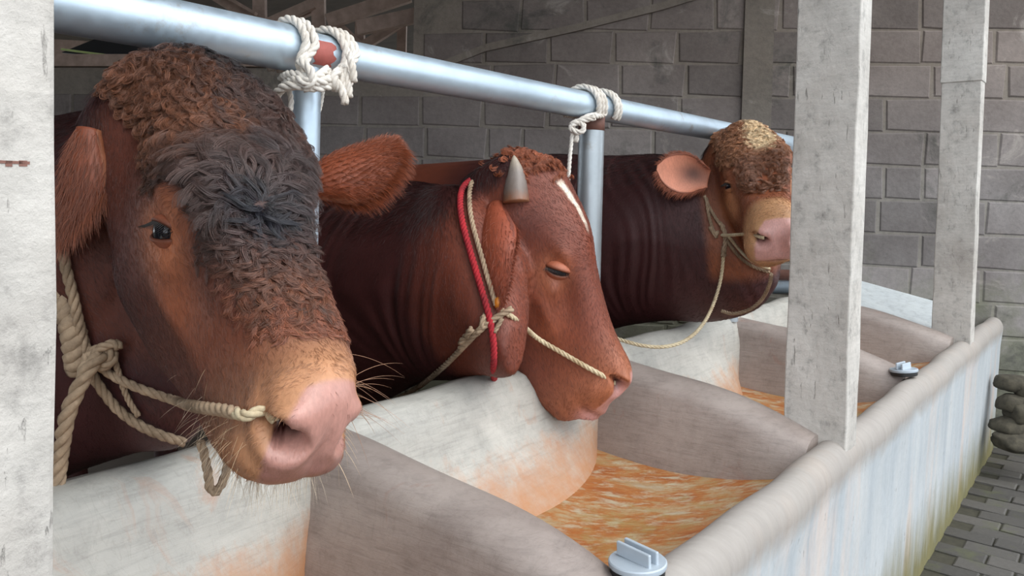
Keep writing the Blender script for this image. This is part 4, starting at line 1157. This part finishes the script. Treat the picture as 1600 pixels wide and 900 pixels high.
fringe(bull3, g3, 1800, 23, .014, cols=s2l(150, 84, 58), radius=.0005, par=e3, skip=True)
def whiskers(c, wf, count, length, seed, dirl, cols, radius=.00025, name='chin_whiskers', droop=.3, jit=.4):
    pos, N, L, col, U, r = sample(c, wf, count, seed)
    d = (np.array(dirl)@c.R.T)[None]+N*.8+r.normal(size=(count, 3))*jit; d /= np.linalg.norm(d, axis=1)[:, None]
    le = length*(.4+.9*r.random((count, 1))); tt = np.linspace(0, 1, 7)
    pts = np.stack([pos+d*le*q+np.array([0, 0, -1])*le*droop*q*q for q in tt], 1)
    hair_obj(name, pts, radius*np.array([1, 1, .9, .8, .6, .4, .15]), np.array(cols)[None]*np.clip(r.normal(1, .2, (count, 1)), .5, 1.6), c.root)
whiskers(bull1, lambda L, U: gs(L, (0, .56, -.19), (.09, .08, .03)), 380, .032, 31, (0, .35, -.6), s2l(205, 188, 165), radius=.00017)
whiskers(bull1, lambda L, U: gs(np.stack([np.abs(L[:, 0]), L[:, 1], L[:, 2]], 1), (.085, .54, -.13), (.02, .05, .03)), 55, .030, 32, (.2, .2, -.7), s2l(205, 178, 145), name='lip_whiskers', radius=.0002)
whiskers(bull1, lambda L, U: gs(L, (-.08, .53, -.06), (.02, .04, .03)), 26, .07, 33, (-1, .2, .0), s2l(150, 110, 84), name='lip_whiskers', jit=.5)

import os
if os.environ.get('DBG'):
    for nm, c, o in (('b1', bull1, obs1), ('b2', bull2, obs2), ('b3', bull3, obs3)):
        for k in o: print(nm, k, o[k][:2], proj(c.tw(LMK[k]))[0].round(), 'raw', proj(np.array(LMK[k])*c.s@c.R.T+c.t)[0].round())
if os.environ.get('DBG'):
    import itertools
    for nm, c in (('b1', bull1), ('b2', bull2), ('b3', bull3)):
        pr = proj(c.V); 
        hd = (np.linalg.norm(c.L-np.array([0, .26, -.10]), axis=1) < .40)
        for y0 in range(150, 800, 50) if nm != 'b3' else range(180, 440, 25):
            m = (np.abs(pr[:, 1]-y0) < 6) & hd
            if m.any(): print(nm, 'row', y0, 'x', pr[m, 0].min().round(), pr[m, 0].max().round())
        for x0 in range(150, 1300, 50):
            m = (np.abs(pr[:, 0]-x0) < 6) & hd
            if m.any(): print(nm, 'col', x0, 'y', pr[m, 1].min().round(), pr[m, 1].max().round())
# ------------------------------------------------------------------ pipe rail
PV, PZ = -1.31, 1.72
rail = empty('pipe_rail', W(1, PV, .95), label='long galvanised pipe rail on uprights above the bulls necks', cat='pipe rail')
def pipe(name, a, b, r, mat, parent=rail, n=28):
    mb = MB(); a = np.array(a); b = np.array(b)
    mb.tube([a+(b-a)*t for t in np.linspace(0, 1, 8)], r, n); o = mb.build(name, mat, parent, True); sharp(o, .6); return o
pipe('pipe_section', W(-2.2, PV, PZ+.004), W(.928, PV, PZ+.001), .0455, M['galv'])
pipe('pipe_joint', W(.915, PV, PZ), W(1.06, PV, PZ), .0405, M['galv'])
mb = MB(); v = []; f = []
for i in range(7):
    for j in range(9):
        a = -.75+1.25*j/8; u = .962+.024*(i/6-.5)*2*(1-.25*sin(j*1.7)); v.append(W(u, PV+.0412*cos(a), PZ+.0412*sin(a)))
for i in range(6):
    for j in range(8): f.append((i*9+j, i*9+j+1, i*9+j+10, i*9+j+9))
mb.add(v, f); mb.build('red_primer_patch', M['redprimer'], rail, True)
pipe('pipe_section', W(1.045, PV, PZ), W(wall_end_u(PV)-.0, PV, PZ-.004), .0405, M['galv'])
pipe('upright', W(.950, PV-.01, .93), W(.950, PV-.005, PZ-.03), .030, M['galv'])
pipe('upright', W(2.005, PV-.005, .93), W(2.005, PV-.005, PZ-.03), .040, M['galv_old'])
for u in (-.1, 3.10, 4.16): pipe('upright', W(u, PV-.005, .93), W(u, PV-.005, PZ-.03), .036, M['galv_old'])
mb = MB(); c = W(2.005, PV-.005, PZ-.075); mb.tube([c, c+np.array([0, 0, .045])], .0408, 24); mb.build('rust_band', M['rust'], rail, True)
br = empty('back_rail', P(1215, 440, 4.1), label='short pinkish rusty rail above a bluish pipe beyond the farthest bull', cat='rail')
pipe('rusty_rail', P(1100, 428, 4.35), P(1275, 430, 4.0), .028, M['rust'], br)
pipe('steel_rail', P(1090, 452, 4.35), P(1275, 447, 4.0), .034, M['galv'], br)

def wrap(u0, u1, a0, a1, r, n=14):
    return [W(u0+(u1-u0)*t, PV+r*cos(a0+(a1-a0)*t), PZ+r*sin(a0+(a1-a0)*t)) for t in np.linspace(0, 1, n)]
def PP(L, D): return [P(q[0], q[1], q[2] if len(q) > 2 else D) for q in L]
mb = MB()
R_ = .0088
for k, du in enumerate((0, .021)):
    rope_geo(mb, wrap(.893+du, .905+du, pi*1.25, .05, .056)+PP([(468+8*k, 98), (474+9*k, 112), (486+9*k, 128)], 1.475), R_)
for k, du in enumerate((0, .018, .034)):
    rope_geo(mb, wrap(.965+du*.8, 1.005+du*.8, pi*1.2, .05, .052)+PP([(537+4*k, 108), (541+3*k, 124), (536+3*k, 138)], 1.56), R_*.95)
rope_geo(mb, PP([(426, 163, 1.50), (434, 145, 1.48), (447, 135, 1.46), (470, 134, 1.45), (495, 137, 1.46), (518, 132, 1.49), (532, 118, 1.53)], 1.45), R_*1.05)
rope_geo(mb, PP([(440, 122, 1.52), (455, 116, 1.47), (475, 120, 1.45), (500, 128, 1.455), (522, 118, 1.50), (536, 104, 1.54)], 1.45), R_)
rope_geo(mb, PP([(446, 130, 1.50), (462, 124, 1.455), (480, 128, 1.44), (498, 118, 1.46), (512, 108, 1.5)], 1.45), R_)
rope_geo(mb, PP([(468, 96, 1.46), (480, 104, 1.445), (488, 118, 1.44), (484, 133, 1.445), (474, 138, 1.45)], 1.45), R_)
rope_geo(mb, PP([(512, 112, 1.5), (522, 124, 1.49), (532, 138, 1.5), (538, 152, 1.5), (539, 163, 1.5)], 1.45), R_*.95)
rope_geo(mb, PP([(528, 110, 1.5), (520, 124, 1.48), (524, 140, 1.5)], 1.45), R_)
for k, (q0, q1) in enumerate(((536, 150), (544, 152), (551, 128))): rope_geo(mb, PP([(q0-6, q1-44, 1.52), (q0, q1-22, 1.51), (q0+2, q1, 1.51)], 1.5), R_*.85)
rope_geo(mb, PP([(452, 140, 1.5), (455, 160, 1.5), (453, 178, 1.5), (458, 200, 1.5), (462, 230, 1.5)], 1.5), .0055)
rope_geo(mb, PP([(505, 140, 1.6), (503, 155, 1.6), (499, 175, 1.6)], 1.6), .004)
mb.build('tied_rope', M['rope_white'], None, True, label='thick white rope knotted round the pipe joint above the nearest bull', cat='rope')
mb = MB()
for k, du in enumerate((0, .022, .044)):
    rope_geo(mb, wrap(1.915+du, 1.96+du*.8, pi*1.25, -.6, .053)+PP([(918+k*6, 182, 2.29), (903+k*4, 190, 2.28)], 2.28)[:1 if k else 2], .0085)
rope_geo(mb, wrap(2.02, 2.065, pi*1.25, -.75, .052), .0085); rope_geo(mb, wrap(2.038, 2.085, pi*1.25, -.75, .052), .0085)
rope_geo(mb, PP([(892, 196), (900, 190), (912, 196), (909, 206), (898, 205), (891, 198), (905, 190), (930, 184)], 2.27), .0085)
rope_geo(mb, PP([(900, 205), (901, 215), (900, 222)], 2.28), .008)
rope_geo(mb, PP([(896, 198), (893, 220), (890, 250), (888, 280), (886, 305), (884, 330)], 2.28), .0062)
mb.build('tied_rope', M['rope_white'], None, True, label='white rope wrapped round the pipe above the middle bull with one end hanging', cat='rope')

# ------------------------------------------------------------------ halters
def on(c, L, off):
    out = []
    for i, q in enumerate(L):
        if len(q) > 2: out.append(P(*q)); continue
        out.append(cast(c, q[0], q[1], off))
        if i+1 < len(L) and len(L[i+1]) == 2:
            m = int(sqrt((L[i+1][0]-q[0])**2+(L[i+1][1]-q[1])**2)/9)
            for k in range(1, m): out.append(cast(c, q[0]+(L[i+1][0]-q[0])*k/m, q[1]+(L[i+1][1]-q[1])*k/m, off))
    return out
def relax(p, k=1):
    p = np.array(p)
    for _ in range(k*4): p[1:-1] = .5*p[1:-1]+.25*(p[:-2]+p[2:])
    return p
h1 = empty('rope_halter', cast(bull1, 150, 560), label='thick dirty tan rope halter knotted on the cheek of the nearest bull', cat='halter')
def rp(name, c, L, R, mat, parent, off=None, pitch=None, rel=1, lab=None):
    mb = MB(); rope_geo(mb, relax(on(c, L, off if off is not None else R*1.0+.0045), rel), R, pitch); o = mb.build(name, mat, parent, True)
    if lab: o['label'] = lab
    return o
rp('cheek_rope', bull1, [(97, 318), (104, 350), (110, 400), (121, 450), (131, 500), (143, 540), (155, 562)], .0085, M['rope_tan'], h1)
rp('nose_rope', bull1, [(150, 556), (175, 577), (205, 594), (250, 612), (300, 627), (345, 639), (385, 646)], .0075, M['rope_tan'], h1, lab='pale end of the nose rope')
rp('nose_rope', bull1, [(385, 646), (405, 649), (425, 652), (440, 660)], .0065, M['rope_pale'], h1, rel=0)
rp('jaw_rope', bull1, [(148, 570), (165, 600), (190, 632), (220, 655), (250, 670), (285, 682)], .0082, M['rope_tan'], h1)
rp('thin_rope', bull1, [(182, 545), (192, 580), (205, 620), (222, 645)], .005, M['rope_tan'], h1)
D1 = dep(cast(bull1, 160, 560))
rp('lead_rope', bull1, [(160, 552, D1-.035), (140, 575, D1-.045), (122, 608, D1-.05), (108, 640, D1-.05), (100, 675, D1-.04), (94, 715, D1-.02), (88, 770, D1)], .0125, M['rope_tan'], h1, rel=0)
rp('rope_coil', bull1, [(98, 425, D1+.02), (104, 455, D1), (110, 490, D1-.01), (116, 525, D1-.01), (121, 560, D1), (124, 575, D1+.02)], .021, M['rope_tan'], h1, pitch=.05, rel=0)
mb = MB()
rope_geo(mb, PP([(128, 585), (138, 558), (155, 545), (172, 548), (176, 562), (160, 572), (142, 566), (135, 552)], D1-.03), .009)
rope_geo(mb, PP([(150, 570), (150, 550), (165, 540), (182, 536), (186, 545)], D1-.04), .0075)
mb.build('knot', M['rope_tan'], h1, True)
Dl = dep(bull1.tw((0, .47, -.22))[0])
rp('hanging_loop', bull1, [(312, 690, Dl), (318, 705, Dl), (325, 740, Dl-.01), (328, 762, Dl-.01), (337, 769, Dl-.01), (346, 757, Dl), (354, 735, Dl+.01), (356, 715, Dl+.02)], .006, M['rope_tan'], h1, rel=0)

h2 = empty('rope_halter', cast(bull2, 775, 490), label='rope halter with red neck cord worn by the middle bull', cat='halter')
def cordtube(name, c, L, R, mat, parent):
    mb = MB(); mb.tube(spline(relax(on(c, L, R*.9)), .006), R, 10); o = mb.build(name, mat, parent, True); return o
rp('red_neck_cord', bull2, [(740, 284), (727, 286), (719, 300), (719, 325), (723, 352), (732, 385), (744, 425), (755, 460), (766, 495), (774, 530), (776, 565), (772, 592), (778, 603)], .0085, M['rope_red'], h2, pitch=.035)
rp('tan_neck_rope', bull2, [(742, 286), (735, 292), (731, 315), (735, 345), (742, 372), (752, 405), (762, 440), (770, 465), (774, 480)], .0068, M['rope_tan'], h2, off=.012)
rp('nose_rope', bull2, [(781, 486), (805, 503), (835, 522), (868, 542), (900, 561), (930, 579), (950, 589), (962, 596)], .0068, M['rope_pale'], h2)
mb = MB()
rope_geo(mb, relax(on(bull2, [(795, 486), (783, 490), (770, 500), (757, 512), (742, 526), (728, 540)], .018)), .0085)
rope_geo(mb, relax(on(bull2, [(757, 512), (752, 495), (756, 480), (764, 488), (762, 505), (750, 520)], .014)), .0075)
rope_geo(mb, relax(on(bull2, [(732, 530), (742, 508), (750, 520), (742, 534), (731, 524), (745, 512)], .024)), .0085)
rope_geo(mb, relax(on(bull2, [(783, 500), (780, 512), (774, 520)], .014)), .006)
mb.build('knot', M['rope_tan'], h2, True)
rp('lead_rope', bull2, [(740, 528), (715, 552), (690, 574), (660, 596), (625, 614), (598, 627)], .0078, M['rope_tan'], h2, off=.010)
v, f = ico(cast(bull2, 777, 476, .012), .011, np.eye(3), 8, 12, (1, 1, 1.4)); mesh_obj('orange_bead', v, f, M['orange'], h2)

h3 = empty('rope_halter', cast(bull3, 1130, 365), label='thin pale rope halter with drooping lead on the farthest bull', cat='halter')
rp('cheek_rope', bull3, [(1101, 308), (1108, 328), (1120, 345), (1130, 358)], .006, M['rope_tan'], h3)
rp('cheek_rope', bull3, [(1104, 312), (1106, 335), (1112, 355), (1120, 372)], .006, M['rope_tan'], h3)
rp('nose_rope', bull3, [(1128, 368), (1145, 370), (1160, 366), (1178, 363), (1194, 368)], .0055, M['rope_pale'], h3)
rp('chin_rope', bull3, [(1135, 375), (1146, 392), (1160, 408), (1180, 420), (1200, 424)], .006, M['rope_tan'], h3)
rp('chin_rope', bull3, [(1138, 370), (1150, 384), (1164, 398), (1184, 414), (1200, 419)], .0055, M['rope_pale'], h3)
mb = MB()
rope_geo(mb, relax(on(bull3, [(1124, 350), (1132, 348), (1137, 358), (1130, 366), (1122, 358), (1130, 350), (1138, 362), (1133, 380), (1132, 395)], .015)), .008)
rope_geo(mb, relax(on(bull3, [(1110, 355), (1116, 368), (1122, 378), (1128, 372), (1120, 362)], .012)), .0085)
rope_geo(mb, relax(on(bull3, [(1132, 385), (1130, 400), (1131, 415), (1127, 405), (1133, 396)], .014)), .009)
mb.build('knot', M['rope_tan'], h3, True)
rp('lead_rope', bull3, [(1131, 400), (1130, 425), (1124, 450), (1116, 475), (1105, 505, 2.52), (1092, 528, 2.48), (1070, 546, 2.45), (1040, 552, 2.42), (1005, 546, 2.42), (975, 534, 2.45), (955, 526, 2.5)], .0062, M['rope_pale'], h3, off=.012)
rp('hanging_loop', bull3, [(1205, 428, 2.25), (1202, 445, 2.3), (1190, 468, 2.4), (1170, 484, 2.45), (1145, 490, 2.5), (1128, 486, 2.55)], .006, M['rope_tan'], h3, rel=0)
